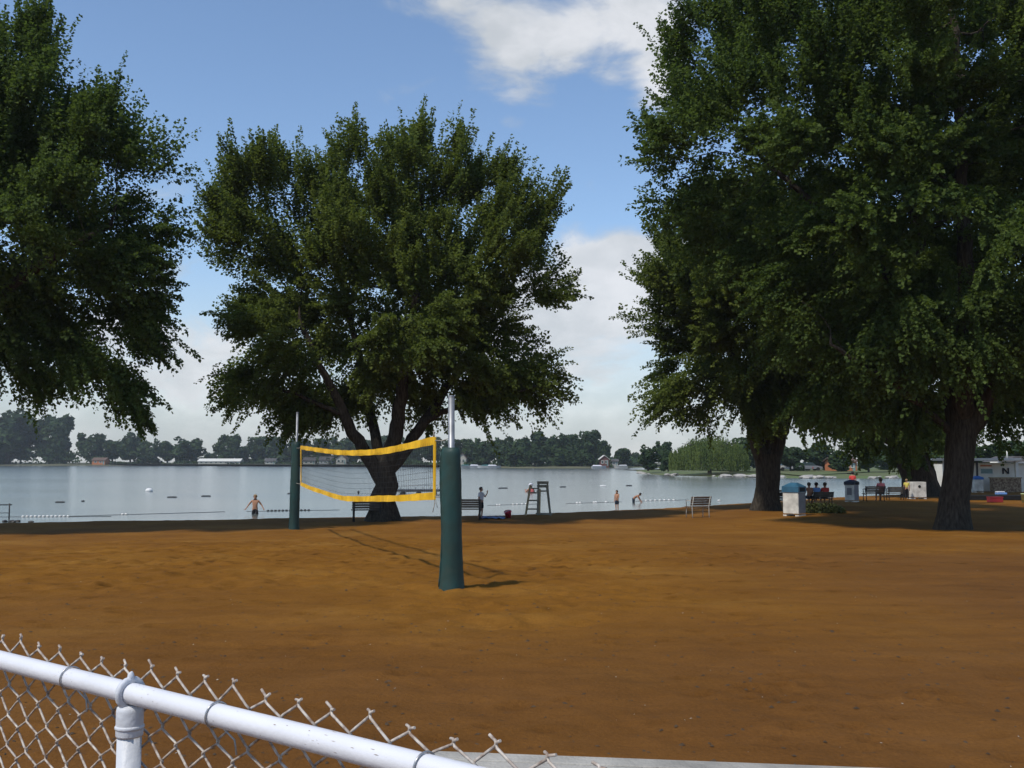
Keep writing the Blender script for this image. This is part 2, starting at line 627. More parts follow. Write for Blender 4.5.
def build_beach():
    xs = axis([(-140, -40, 25), (-40, -16, 60), (-16, -6, 110), (-6, 6, 210), (6, 18, 130), (18, 45, 70), (45, 140, 25)])
    ys = axis([(-60, 0, 12), (0, 4, 12), (4, 14, 210), (14, 24, 130), (24, 46, 130), (46, 110, 60)])
    X, Y = np.meshgrid(xs, ys)
    Z = ground_np(X, Y)
    dry = sstep(0.2, 4.0, shore_y(X) - Y)
    near = 1.0 / (1 + (np.maximum(Y - 14, 0) / 18) ** 2)
    # trodden sand: soft humps, then churned patches
    Z += dry * (0.035 * fbm(X * .35, Y * .35, 1, 3) + 0.022 * fbm(X * 1.7, Y * 1.7, 7, 3))
    churn = sstep(.02, .28, fbm(X * .23 + 3, Y * .33, 23, 2) + 0.12)
    Z += dry * (0.018 + 0.05 * churn) * near * fbm(X * 4.2, Y * 4.2, 31, 3)
    # raked ridges that sweep across the near sand
    ph = (Y + 0.22 * X + 0.6 * fbm(X * .2, Y * .2, 5, 2)) * 2 * math.pi / 0.55
    Z += 0.0035 * np.sin(ph) * near * dry * sstep(-.1, .2, fbm(X * .15, Y * .3, 77, 2))
    # old cart and rake tracks that bend across the court
    for cx, cy_, rad_, a0, a1, dep in [(3.5, 13.5, 8.6, -2.5, -.6, .012), (3.5, 13.5, 8.25, -2.5, -.6, .010), (-6.0, 2.0, 8.3, .1, 1.5, .010), (-6.0, 2.0, 9.3, .1, 1.5, .010),
                                      (9.0, 4.0, 6.0, 1.4, 3.0, .010), (9.0, 4.0, 6.6, 1.4, 3.0, .010), (-2.0, 26.0, 15.5, -2.2, -1.0, .012), (-2.0, 26.0, 16.3, -2.2, -1.0, .012)]:
        rr_ = np.hypot(X - cx, Y - cy_) + .12 * vnoise(X * .8, Y * .8, 55)
        an = np.arctan2(Y - cy_, X - cx)
        env = sstep(a0, a0 + .35, an) * sstep(a1, a1 - .35, an) * dry
        q_ = (rr_ - rad_) / .09
        Z += env * dep * (-np.exp(-q_ ** 2) + .6 * np.exp(-(np.abs(q_) - 1.8) ** 2 * 2)) * (.6 + .8 * vnoise(X * 3, Y * 3, 56))
    # footprints and kicked holes
    rng = np.random.default_rng(5)
    holes = []
    for (px, py, n, sp) in [(600, 565, 14, .55), (745, 684, 9, .28), (800, 690, 9, .3), (770, 620, 7, .5), (560, 545, 18, 1.2),
                            (140, 560, 40, 1.7), (230, 548, 40, 2.2), (60, 575, 20, 1.2), (330, 560, 20, 1.6), (690, 640, 10, .6),
                            (520, 570, 14, .9), (430, 540, 14, 1.5), (890, 690, 6, .5), (970, 742, 6, .4), (820, 580, 14, 1.6),
                            (300, 640, 9, .5), (180, 552, 60, 2.0), (90, 556, 40, 1.8), (260, 562, 30, 1.6), (610, 575, 16, .8), (500, 552, 30, 2.0), (640, 556, 24, 1.6), (120, 610, 12, .7), (650, 600, 10, .8), (760, 560, 12, 1.3)]:
        c = gp(px, py)
        for _ in range(n):
            holes.append((c.x + rng.normal() * sp * 1.3, c.y + rng.normal() * sp, rng.uniform(.028, .075), rng.uniform(.012, .04)))
    for _ in range(700):
        y = rng.uniform(4.6, 30)
        holes.append((rng.uniform(-.55, .55) * y, y, rng.uniform(.025, .07), rng.uniform(.004, .024)))
    flat_x, flat_y = xs, ys
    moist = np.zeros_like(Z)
    for (hx, hy, hr, hd) in holes:
        i0, i1 = np.searchsorted(flat_x, [hx - hr * 4, hx + hr * 4])
        j0, j1 = np.searchsorted(flat_y, [hy - hr * 4, hy + hr * 4])
        if i1 <= i0 or j1 <= j0:
            continue
        q = ((X[j0:j1, i0:i1] - hx) ** 2 * .6 + (Y[j0:j1, i0:i1] - hy) ** 2) / hr ** 2
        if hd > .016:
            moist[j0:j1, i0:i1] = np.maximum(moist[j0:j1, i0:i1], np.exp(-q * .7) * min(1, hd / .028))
        Z[j0:j1, i0:i1] += -hd * np.exp(-q) + hd * .55 * np.exp(-(np.sqrt(q) - 1.7) ** 2 * 3)
    # sand coloured darker by the fence and to the right, orange out on the court
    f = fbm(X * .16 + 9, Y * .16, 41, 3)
    dark_sand = np.clip(sstep(15.5, 6.5, Y + f * 5 - 0.28 * np.maximum(X, 0)) * (.85 + .5 * f), 0, 1)
    dark_sand = np.maximum(dark_sand, .95 * sstep(1, 7, X) * sstep(27, 16, Y + f * 5))
    dark_sand = np.maximum(dark_sand, sstep(1.6, 0.2, shore_y(X) - Y) * .8)  # wet strip along the waterline
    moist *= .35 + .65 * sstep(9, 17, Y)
    ny, nx = X.shape
    V = np.stack([X, Y, Z], -1).reshape(-1, 3)
    idx = np.arange(nx * ny).reshape(ny, nx)
    fcs = np.stack([idx[:-1, :-1], idx[:-1, 1:], idx[1:, 1:], idx[1:, :-1]], -1).reshape(-1, 4)
    me = np_mesh('ground', V, fcs, MAT['sand'], True, [('dark_sand', dark_sand.ravel(), 'POINT'), ('moist', moist.ravel(), 'POINT')])
    return tag(link('ground', me), 'orange brown beach sand sloping down to the lake', 'ground', kind='structure')


ground = build_beach()

wm = np_mesh('water', [(-1400, 20, WATER_Z), (1400, 20, WATER_Z), (1400, 1400, WATER_Z), (-1400, 1400, WATER_Z)], [(0, 1, 2, 3)], MAT['water'])
tag(link('water', wm), 'calm grey blue lake water', 'water', kind='structure')


def strip_land(name, line, depth, rise, mat, label):
    """A low bank: a waterline of (x, y) and land rising behind it."""
    rows, nrow = [], 10
    offs = [-6, -.6, .6, 3, 8, 20, 45, depth]
    P = np.array(line)
    d = unit(np.gradient(P, axis=0))
    nrm = np.stack([-d[:, 1], d[:, 0]], -1)
    nrm[:, 1] = np.abs(nrm[:, 1]) + .4
    nrm = unit(nrm)
    for o in offs:
        z = WATER_Z + (o * .25 if o < 0 else rise * (1 - math.exp(-o / 9.0)))
        q = P + nrm * o
        rows.append(np.column_stack([q, np.full(len(P), z) + (0.12 * fbm(q[:, 0] * .1, q[:, 1] * .1, 3) if o > 1 else 0)]))
    V = np.concatenate(rows)
    n = len(P)
    idx = np.arange(n * len(offs)).reshape(len(offs), n)
    fcs = np.stack([idx[:-1, :-1], idx[:-1, 1:], idx[1:, 1:], idx[1:, :-1]], -1).reshape(-1, 4)
    return tag(link(name, np_mesh(name, V, fcs, mat, True)), label, 'ground', kind='structure')


def densify(pts, n):
    pts = np.array(pts)
    t = np.linspace(0, len(pts) - 1, n)
    i = np.arange(len(pts))
    return np.column_stack([np.interp(t, i, pts[:, 0]), np.interp(t, i, pts[:, 1])])


FAR = [level(a, b, WATER_Z) for a, b in [(-700, 466.2), (-200, 465.6), (0, 465.6), (150, 465.7), (300, 466), (420, 467), (520, 468.3), (600, 468.4), (626, 467.8), (660, 466.6), (900, 466)]]
FARX, FARY = np.array([p.x for p in FAR]), np.array([p.y for p in FAR])
fl = densify([(p.x, p.y) for p in FAR], 120)
fl[:, 1] += 5 * vnoise(fl[:, 0] * .05, fl[:, 0] * 0, 8)
strip_land('far_shore', fl, 420, 0.9, MAT['far_ground'], 'low far shore across the lake')


def far_y(px):
    """Distance of the far waterline in the direction of a picture column."""
    u = (px - 512) / F
    a = FARX / FARY
    o = np.argsort(a)
    return float(np.interp(u, a[o], FARY[o]))


PEN = [level(a, b, WATER_Z) for a, b in [(634, 470.5), (640, 473.5), (660, 475.2), (700, 476.3), (745, 477.2), (800, 478.4), (880, 478.6), (960, 478.2), (1100, 478), (1400, 477)]]
pl = densify([(p.x, p.y) for p in PEN], 110)
pl[:, 1] += 1.6 * vnoise(pl[:, 0] * .2, pl[:, 0] * 0, 18)
strip_land('peninsula_bank', pl, 150, 0.75, MAT['grass'], 'grassy peninsula bank with rocks along the water')
PENX, PENY = pl[:, 0], pl[:, 1]


def pen_y(px):
    u = (px - 512) / F
    a = PENX / PENY
    o = np.argsort(a)
    return float(np.interp(u, a[o], PENY[o]))


# ------------------------------------------------------------------ trees
def rand_in_ball(n, rng):
    v = unit(rng.normal(size=(n, 3)))
    return v * rng.random((n, 1)) ** (1 / 3)


def leaves_on_shoots(base, direc, length, k, leaf, rng, sag, tone0, spread=.55):
    """Pairs of leaves along each shoot. Returns (verts, quads, tone)."""
    S = len(base)
    direc = unit(direc)
    ref = np.where(np.abs(direc[:, 2:3]) > .9, np.array([[1., 0, 0]]), np.array([[0, 0, 1.]]))
    u = unit(np.cross(direc, ref))
    v = np.cross(direc, u)
    t = (np.arange(k) + .5) / k
    t = .10 + .90 * t ** .72
    t = np.clip(t[None, :] + rng.normal(size=(S, k)) * .05, 0, 1.03)
    pos = base[:, None] + direc[:, None] * (length[:, None] * t)[..., None]
    pos[..., 2] += sag[:, None] * length[:, None] * t ** 2
    phi = (np.arange(k) // 2 * 1.57 + (np.arange(k) % 2) * math.pi)[None] + rng.normal(size=(S, k)) * .5 + rng.random((S, 1)) * 6.3
    rad = np.cos(phi)[..., None] * u[:, None] + np.sin(phi)[..., None] * v[:, None]
    w = (1 - t * .75)[..., None]
    pos = pos + rad * (.13 * spread / .55) * (0.3 + rng.random((S, k, 1))) * (0.5 + .5 * w)
    ld = unit(direc[:, None] * .6 + rad * (w + .2) + np.array([0, 0, -.25]) + rng.normal(size=(S, k, 3)) * .25)
    nr = rng.normal(size=(S, k, 3)) * .62 + np.array([0, 0, .8]) + direc[:, None] * .1
    nr = unit(nr - ld * (nr * ld).sum(-1, keepdims=True))
    sd = np.cross(ld, nr)
    Lf = leaf * (.65 + .7 * rng.random((S, k, 1)))
    a = pos
    c = pos + ld * Lf - nr * Lf * .12
    l_ = pos + ld * Lf * .42 + sd * Lf * .47 + nr * Lf * .10
    r_ = pos + ld * Lf * .42 - sd * Lf * .47 + nr * Lf * .10
    V = np.stack([a, r_, c, l_], 2).reshape(-1, 3)
    n = S * k
    Q = np.arange(n * 4).reshape(n, 4)
    tone = np.clip(tone0[:, None] + rng.normal(size=(S, k)) * .16, 0, 1).ravel()
    return V, Q, tone


def colonise(nodes, parent, attract, step, kill, rng, iters=90, lift=.06):
    P = [np.array(p, float) for p in nodes]
    par = list(parent)
    A = attract.copy()
    arr = np.array(P)
    d = np.linalg.norm(A[:, None] - arr[None], axis=2)
    near, nd = d.argmin(1), d.min(1)
    for it in range(iters):
        alive = nd > kill
        A, near, nd = A[alive], near[alive], nd[alive]
        if len(A) == 0:
            break
        arr = np.array(P)
        dirs = unit(A - arr[near])
        acc = np.zeros((len(P), 3))
        np.add.at(acc, near, dirs)
        act = np.unique(near)
        new = arr[act] + step * unit(unit(acc[act]) + np.array([0, 0, lift]) + rng.normal(size=(len(act), 3)) * .16)
        b = len(P)
        for i, q in zip(act, new):
            P.append(q)
            par.append(int(i))
        dn = np.linalg.norm(A[:, None] - new[None], axis=2)
        m = dn.min(1)
        better = m < nd
        near = np.where(better, dn.argmin(1) + b, near)
        nd = np.where(better, m, nd)
    return np.array(P), np.array(par)


def chains(P, par, rad):
    kids = [[] for _ in P]
    for i, p in enumerate(par):
        if p >= 0:
            kids[p].append(i)
    out, stack = [], [(0, None)]
    while stack:
        s, before = stack.pop()
        ch = [before, s] if before is not None else [s]
        cur = s
        while kids[cur]:
            ks = sorted(kids[cur], key=lambda i: -rad[i])
            for o in ks[1:]:
                stack.append((o, cur))
            cur = ks[0]
            ch.append(cur)
        out.append(ch)
    return out


def lobe_points(lobes, n, rng, shell=.55):
    vol = np.array([l[3] * l[4] * l[5] for l in lobes]) ** .9
    cnt = np.maximum(1, (n * vol / vol.sum()).astype(int))
    pts, cen = [], []
    for l, c in zip(lobes, cnt):
        q = unit(rng.normal(size=(c, 3))) * (shell + (1 - shell) * rng.random((c, 1))) ** .7
        pts.append(np.array(l[:3]) + q * np.array(l[3:6]))
        cen.append(np.repeat(np.array([l[:3]]), c, 0))
    return np.concatenate(pts), np.concatenate(cen)


def big_tree(name, label, limbs, lobes, n_attr, n_shoot, k_leaf, leaf, seed, mats, base, shoot_len=(.55, 1.25), up=.5, droop=.35, root_flare=1.5, cat='tree', inner=.25, group=None, n_lead=700, lead_len=(.8, 1.7), n_spike=130, spike=(1.5, 2.5)):
    """limbs: list of (polyline, radii), the first is the trunk; lobes: ellipsoids the crown fills (all in world metres)."""
    rng = np.random.default_rng(seed)
    b = np.array(base)
    n_shoot, n_lead = int(n_shoot * .62), int(n_lead * 1.75)
    nodes, parent, rads = [], [], []
    first = True
    for pts, rr in limbs:
        pts = np.array(pts, float)
        m = max(2, int(np.linalg.norm(np.diff(pts, axis=0), axis=1).sum() / .35))
        tt = np.linspace(0, len(pts) - 1, m)
        ii = np.arange(len(pts))
        dense = np.column_stack([np.interp(tt, ii, pts[:, c]) for c in range(3)])
        sm = dense.copy()
        for _ in range(6):
            sm[1:-1] = (sm[:-2] + sm[1:-1] * 2 + sm[2:]) / 4
        r = np.interp(tt, ii, rr)
        prev = -1
        if not first:
            prev = int(np.linalg.norm(np.array(nodes) - sm[0], axis=1).argmin())
        for i in range(m):
            jit = rng.normal(size=3) * .03 * (i > 1)
            nodes.append(sm[i] + jit)
            parent.append(prev)
            rads.append(r[i])
            prev = len(nodes) - 1
        first = False
    A, _c = lobe_points(lobes, n_attr, rng, .2)
    n0 = len(nodes)
    P, par = colonise(nodes, parent, A, .42, .75, rng)
    n = len(P)
    rad = np.zeros(n)
    acc = np.zeros(n)
    for i in range(n - 1, -1, -1):
        r = max(acc[i], .012 ** 2.2) ** (1 / 2.2)
        rad[i] = r
        if par[i] >= 0:
            acc[par[i]] += r ** 2.2
    manual = np.array(rads)
    rad[:n0] = np.maximum(manual, np.minimum(rad[:n0], manual * 1.05))
    for i in range(n0, n):
        rad[i] = min(rad[i], rad[par[i]] * .88)
    leader = rad
    mb = MB()
    for ch in chains(P, par, leader):
        r = [float(rad[i]) for i in ch]
        if len(ch) > 1 and ch[0] != 0:
            r[0] = min(r[0], r[1] * 1.25)
        pts = [Vector(P[i] - b) for i in ch]
        if max(r) < .016:
            continue
        if ch[0] == 0:
            # root flare
            h = [p.z for p in pts]
            r = [ri * (1 + (root_flare - 1) * math.exp(-max(hh, 0) / .45)) for ri, hh in zip(r, h)]
            pts.insert(0, pts[0] - Vector((0, 0, .35)))
            r.insert(0, r[0] * 1.15)
        mb.tube(pts, r, 14 if max(r) > .2 else (7 if max(r) > .06 else 4), cap=False)
    root = empty(name, base, 0, label, cat, group)
    tr = mb.build('trunk', mats[1], root)
    # shoots: near the tips of the branches
    depth = np.zeros(n)
    for i in range(n - 1, 0, -1):
        if par[i] >= 0:
            depth[par[i]] = max(depth[par[i]], depth[i] + 1)
    thin = np.where((np.arange(n) >= n0) & (depth <= 5))[0]
    wgt = np.where(depth[thin] < 1, .35, 1.0) / (1 + depth[thin] * .25)
    pick = rng.choice(thin, size=n_shoot, p=wgt / wgt.sum())
    C = np.array([l[:3] for l in lobes])
    Rr = np.array([l[3:6] for l in lobes])
    zlo, zhi = P[n0:, 2].min(), P[n0:, 2].max()
    fork = np.array([C[:, 0].mean() * .6 + b[0] * .4, C[:, 1].mean() * .5 + b[1] * .5, zlo + (zhi - zlo) * .30])

    def field(p, i, wob):
        """Direction in which shoots grow at p: away from the fork, upright in the top, hanging in the skirt."""
        q = np.linalg.norm((p[:, None] - C[None]) / Rr[None], axis=2)
        own = q.argmin(1)
        h = (p[:, 2] - zlo) / max(zhi - zlo, .1)
        d = unit(p - fork) * .85 + unit((p - C[own]) / Rr[own]) * .40 + unit(P[i] - P[np.maximum(par[i], 0)]) * .35 + rng.normal(size=p.shape) * wob
        d[:, 2] += np.where(h > .3, up * 1.2 * np.minimum(h, .8), -droop * 1.1 * (1 - h / .3))
        # whole boughs share one lean
        g = np.stack([vnoise(p[:, 0] * .45 + p[:, 2] * .3, p[:, 1] * .45 + k * 9.1, seed + k) for k in range(3)], -1)
        return unit(d + g * .42), h, q.min(1)

    def tone_at(p):
        return .15 + .7 * (vnoise(p[:, 0] * .7 + 3 * p[:, 1], p[:, 2] * .7 + p[:, 1], seed) + .5)

    s0 = P[pick] + rng.normal(size=(n_shoot, 3)) * .24
    dr, hgt, q = field(s0, pick, .30)
    ln = rng.uniform(shoot_len[0], shoot_len[1], n_shoot)
    sag = np.where(hgt > .45, .05, -.18 - droop * .4 * rng.random(n_shoot))
    V, Qd, tone = leaves_on_shoots(s0 - b, dr, ln, k_leaf, leaf, rng, sag, tone_at(s0), .55)
    # long leading shoots, plumes that stand out of the crown
    outer = thin[depth[thin] <= 1]
    qo = np.linalg.norm((P[outer][:, None] - C[None]) / Rr[None], axis=2).min(1)
    wq = np.clip(qo - .35, .06, 1)
    pk = rng.choice(outer, size=n_lead, p=wq / wq.sum())
    l0 = P[pk] + rng.normal(size=(n_lead, 3)) * .20
    ld, lh, _q = field(l0, pk, .15)
    ll = rng.uniform(lead_len[0], lead_len[1], n_lead) * np.where(rng.random(n_lead) < .12, 1.35, 1.0)
    lsag = np.where(lh > .45, .10, -.16 - droop * .3 * rng.random(n_lead))
    V2, Q2, T2 = leaves_on_shoots(l0 - b, ld, ll, 2 * k_leaf + 4, leaf * .80, rng, lsag, tone_at(l0) + rng.normal(size=n_lead) * .14, .20)
    Qd = np.concatenate([Qd, Q2 + len(V)])
    V, tone = np.concatenate([V, V2]), np.concatenate([tone, T2])
    # fans of straight new shoots along the outline
    far_ = qo > np.quantile(qo, .62)
    ctr = rng.choice(outer[far_], size=n_spike)
    pk = np.repeat(ctr, 3)
    l0 = P[pk] + rng.normal(size=(len(pk), 3)) * .22
    ld, lh, _q = field(P[pk], pk, .0)
    ld = unit(ld + rng.normal(size=ld.shape) * .17 + np.array([0, 0, .40]) * (lh > .3)[:, None])
    ll = rng.uniform(spike[0], spike[1], len(pk))
    V3, Q3, T3 = leaves_on_shoots(l0 - b, ld, ll, 150, leaf * .84, rng, np.where(lh > .4, .04, -.12), tone_at(l0) + .05, .26)
    Qd = np.concatenate([Qd, Q3 + len(V)])
    V, tone = np.concatenate([V, V3]), np.concatenate([tone, T3])
    me = np_mesh('crown', V, Qd, mats[0], False, [('tone', tone, 'FACE')])
    link('crown', me, root)
    return root


def lobes_px(Y, items, k=.86):
    """(column, row, half width, half height, depth half size in m, offset in depth) measured at distance Y."""
    s = Y / F
    out = []
    for (px, py, rx, ry, ryy, dy) in items:
        p = at(px, py, Y)
        out.append((p.x, Y + dy, p.z, rx * s * k, ryy * k, ry * s * k))
    return out


def pts_px(Y, items):
    """(column, row, depth offset) -> world points at about distance Y."""
    return [tuple(at(px, py, Y + dy)) for px, py, dy in items]


# --- the maple in the middle
b0 = gp(383, 520.5)
Y0 = b0.y
trunk = pts_px(Y0, [(383, 521, 0), (384, 500, 0), (385, 480, 0), (385, 462, 0)])
big_tree('maple_tree', 'wide bushy maple standing alone behind the yellow volleyball net', [
    (trunk, [.46, .41, .40, .38]),
    (pts_px(Y0, [(384, 485, 0), (366, 455, -.3), (350, 425, -.8), (335, 395, -1.2), (318, 360, -1.6), (300, 320, -1.8)]), [.26, .24, .20, .16, .11, .07]),
    (pts_px(Y0, [(384, 480, 0), (378, 445, .6), (368, 405, 1.2), (360, 360, 1.6), (345, 300, 2.0), (330, 230, 2.2)]), [.22, .20, .17, .14, .10, .06]),
    (pts_px(Y0, [(386, 470, 0), (396, 430, -.2), (402, 390, -.5), (412, 330, -.6), (420, 260, -.4), (422, 190, 0)]), [.30, .26, .22, .17, .12, .06]),
    (pts_px(Y0, [(386, 475, 0), (412, 440, .4), (432, 410, .9), (460, 370, 1.2), (490, 330, 1.4), (515, 280, 1.2)]), [.24, .21, .18, .14, .10, .06]),
    (pts_px(Y0, [(424, 422, .6), (460, 405, -.4), (500, 395, -1.2), (540, 385, -1.5)]), [.12, .10, .07, .04]),
    (pts_px(Y0, [(345, 415, -1), (310, 400, -1.4), (270, 385, -1.8)]), [.10, .08, .05]),
], lobes_px(Y0, [
    (290, 235, 78, 62, 2.8, -.5), (235, 245, 42, 48, 1.8, .3), (262, 205, 34, 30, 1.5, 0), (330, 195, 48, 42, 2.2, .6), (420, 192, 62, 52, 2.8, 0), (425, 150, 20, 24, 1.0, .3),
    (395, 158, 26, 30, 1.0, -.4), (505, 225, 55, 52, 2.4, .5), (545, 285, 36, 40, 1.9, 0), (515, 195, 26, 30, 1.2, .4), (470, 165, 22, 32, 1.0, 0), (300, 172, 18, 24, .9, .2), (345, 160, 16, 22, .9, -.2), (465, 275, 70, 55, 3.0, -1.0),
    (375, 265, 75, 60, 3.6, -1.2), (270, 300, 52, 40, 2.3, .8), (262, 375, 38, 34, 1.9, -.5), (300, 345, 50, 40, 2.6, -1.6),
    (320, 384, 48, 18, 2.4, 1.4), (360, 340, 60, 42, 3.4, 1.6), (430, 345, 60, 42, 3.2, -1.8), (500, 350, 52, 38, 2.6, .6),
    (528, 376, 34, 20, 1.6, -.6), (480, 384, 48, 16, 2.2, 1.2), (420, 370, 45, 18, 2.4, 1.5), (252, 396, 20, 14, 1.0, .2), (395, 290, 90, 70, 3.5, 2.2)]),
    1700, 7000, 30, .105, 3, (MAT['leaf'], MAT['bark']), b0, up=.75, droop=.05, root_flare=1.5, n_lead=2700, lead_len=(.6, 1.25), n_spike=150, spike=(1.2, 2.0))

# --- the tree at the left edge, trunk outside the picture
Y1 = 29.5
bx = at(-150, 470, Y1)
b1 = Vector((bx.x, Y1, gz(bx.x, Y1)))
big_tree('maple_tree', 'dark maple at the left edge with branches hanging over the lake', [
    ([(b1.x, b1.y, b1.z), (b1.x + .1, b1.y, b1.z + 1.5), (b1.x + .2, b1.y, b1.z + 3.0)], [.65, .55, .5]),
    (pts_px(Y1, [(-143, 425, 0), (-90, 370, -.3), (-30, 315, -.6), (40, 265, -.8), (110, 225, -.8)]), [.36, .28, .21, .14, .07]),
    (pts_px(Y1, [(-143, 420, 0), (-120, 330, .5), (-90, 230, .8), (-50, 130, 1.0)]), [.4, .3, .2, .1]),
    (pts_px(Y1, [(-143, 420, 0), (-170, 320, .8), (-220, 200, 1.2)]), [.36, .25, .12]),
    (pts_px(Y1, [(-110, 390, .2), (-40, 350, .9), (40, 330, 1.4), (110, 320, 1.6)]), [.22, .16, .11, .06]),
], lobes_px(Y1, [
    (-120, 150, 170, 120, 4.5, 0), (30, 130, 70, 66, 2.6, 0), (105, 140, 45, 50, 1.8, -.3), (45, 65, 24, 36, .9, .2), (-10, 75, 36, 40, 1.2, .3), (154, 172, 46, 27, 1.3, -.4), (70, 215, 80, 50, 2.8, -.6),
    (150, 240, 38, 34, 1.5, .4), (128, 290, 44, 32, 1.6, 0), (0, 352, 50, 24, 1.6, -.6), (34, 374, 30, 14, 1.0, .3), (50, 285, 60, 36, 2.2, .8), (-40, 330, 50, 40, 2.2, -.5), (64, 348, 40, 20, 1.5, .4),
    (128, 350, 18, 26, .8, 0), (128, 392, 9, 24, .4, 0), (-80, 260, 100, 80, 3.8, -1), (-200, 260, 100, 90, 4, 0), (72, 375, 10, 14, .4, .2), (40, 250, 60, 40, 2.2, -2.0), (-30, 290, 60, 44, 2.2, -2.2), (0, 200, 80, 60, 2.6, 1.2)]),
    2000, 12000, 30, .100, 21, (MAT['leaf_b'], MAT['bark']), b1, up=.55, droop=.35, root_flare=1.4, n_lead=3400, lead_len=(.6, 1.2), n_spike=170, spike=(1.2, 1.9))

# --- the near tree on the right
b2 = gp(953, 529.5)
Y2 = b2.y
big_tree('maple_tree', 'towering dark maple nearest on the right with a thick trunk', [
    (pts_px(Y2, [(953, 530, 0), (954, 500, 0), (957, 470, 0), (960, 440, 0), (962, 418, 0)]), [.44, .41, .41, .43, .42]),
    (pts_px(Y2, [(960, 440, 0), (985, 405, -.2), (1010, 360, -.5), (1045, 290, -.8), (1075, 200, -1)]), [.36, .28, .22, .16, .1]),
    (pts_px(Y2, [(960, 430, 0), (950, 380, .3), (935, 310, .8), (915, 220, 1.2), (890, 120, 1.4)]), [.36, .3, .24, .17, .1]),
    (pts_px(Y2, [(961, 425, 0), (968, 350, -.8), (965, 260, -1.4), (960, 140, -1.6), (955, 20, -1.4)]), [.34, .28, .22, .16, .1]),
    (pts_px(Y2, [(950, 432, 0), (925, 407, -.6), (893, 383, -1.3), (862, 363, -1.9), (830, 345, -2.2)]), [.13, .11, .09, .075, .05]),
    (pts_px(Y2, [(940, 330, .6), (880, 270, .4), (810, 200, .2), (740, 140, .2)]), [.18, .14, .1, .06]),
], lobes_px(Y2, [
    (800, 20, 105, 85, 3.6, 0), (712, 60, 52, 66, 2.2, .3), (700, 140, 58, 52, 2.0, -.2), (664, 160, 26, 20, .9, .2), (672, 70, 26, 30, 1.0, -.2), (770, 150, 85, 62, 3.2, -1.2), (735, 205, 52, 30, 1.8, .4),
    (890, 90, 110, 85, 4.0, -2.4), (960, -60, 150, 110, 5, 0), (1010, 140, 110, 90, 4.0, -1.6), (880, 220, 90, 60, 3.4, -2.2),
    (810, 250, 66, 44, 2.6, -1.2), (960, 280, 90, 55, 3.2, -2.8), (1040, 300, 70, 60, 3.2, -2.2), (870, 320, 80, 40, 3.0, -1.6), (800, 320, 52, 34, 2.2, .4),
    (930, 370, 70, 34, 2.6, 1.8), (1010, 372, 50, 34, 2.4, 1.0), (890, 180, 140, 110, 3.4, 3.4), (1020, 240, 120, 120, 3.2, 3.2), (850, 380, 50, 26, 2.0, 1.6), (1060, 375, 40, 34, 2.2, -.5), (1120, 180, 90, 140, 4, 0), (695, 195, 42, 30, 1.6, .6), (760, 90, 70, 60, 2.6, 1.6), (760, 230, 60, 50, 2.6, 1.6), (960, 60, 120, 90, 4, 2.4), (1000, 330, 70, 40, 3, -3), (930, 330, 60, 40, 2.6, -2.4)], .95),
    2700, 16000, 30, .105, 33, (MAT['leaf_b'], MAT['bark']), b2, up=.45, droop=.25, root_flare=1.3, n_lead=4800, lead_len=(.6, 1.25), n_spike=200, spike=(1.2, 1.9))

# --- the second tree on the right
b3 = gp(766, 510.5)
Y3 = b3.y
big_tree('maple_tree', 'mid sized maple behind the blue lidded bin with a forked trunk', [
    (pts_px(Y3, [(766, 511, 0), (767, 490, 0), (768, 470, 0), (769, 455, 0)]), [.55, .48, .52, .54]),
    (pts_px(Y3, [(765, 468, 0), (755, 440, -.2), (748, 410, -.5), (735, 360, -.8), (715, 310, -.8)]), [.36, .3, .26, .2, .12]),
    (pts_px(Y3, [(768, 465, 0), (770, 430, .3), (768, 380, .6), (765, 320, 1.0), (770, 250, 1.2)]), [.46, .4, .3, .2, .12]),
    (pts_px(Y3, [(770, 465, 0), (781, 430, 0), (792, 395, .2), (815, 340, .4), (845, 280, .4)]), [.38, .32, .25, .17, .1]),
], lobes_px(Y3, [
    (715, 265, 55, 40, 2.6, 0), (690, 295, 42, 34, 2.0, -.4), (665, 320, 26, 20, 1.2, 0), (740, 240, 50, 45, 2.6, .5), (730, 320, 60, 44, 3.2, -1.4), (700, 365, 46, 34, 2.2, .4), (688, 388, 36, 22, 1.6, -.2),
    (790, 290, 75, 70, 3.6, -.5), (800, 370, 70, 40, 3.6, .6), (735, 358, 46, 24, 2.4, -1.2), (835, 392, 42, 24, 2.4, -.8), (860, 320, 55, 55, 3.2, 0), (790, 368, 48, 20, 2.4, 1.8), (690, 402, 26, 12, 1.2, .8), (760, 230, 60, 40, 2.8, 1.2), (755, 325, 60, 44, 3, 1.5)], .93),
    1500, 7500, 30, .125, 45, (MAT['leaf'], MAT['bark']), b3, up=.5, droop=.08, root_flare=1.3, n_lead=2600, lead_len=(.9, 1.8))

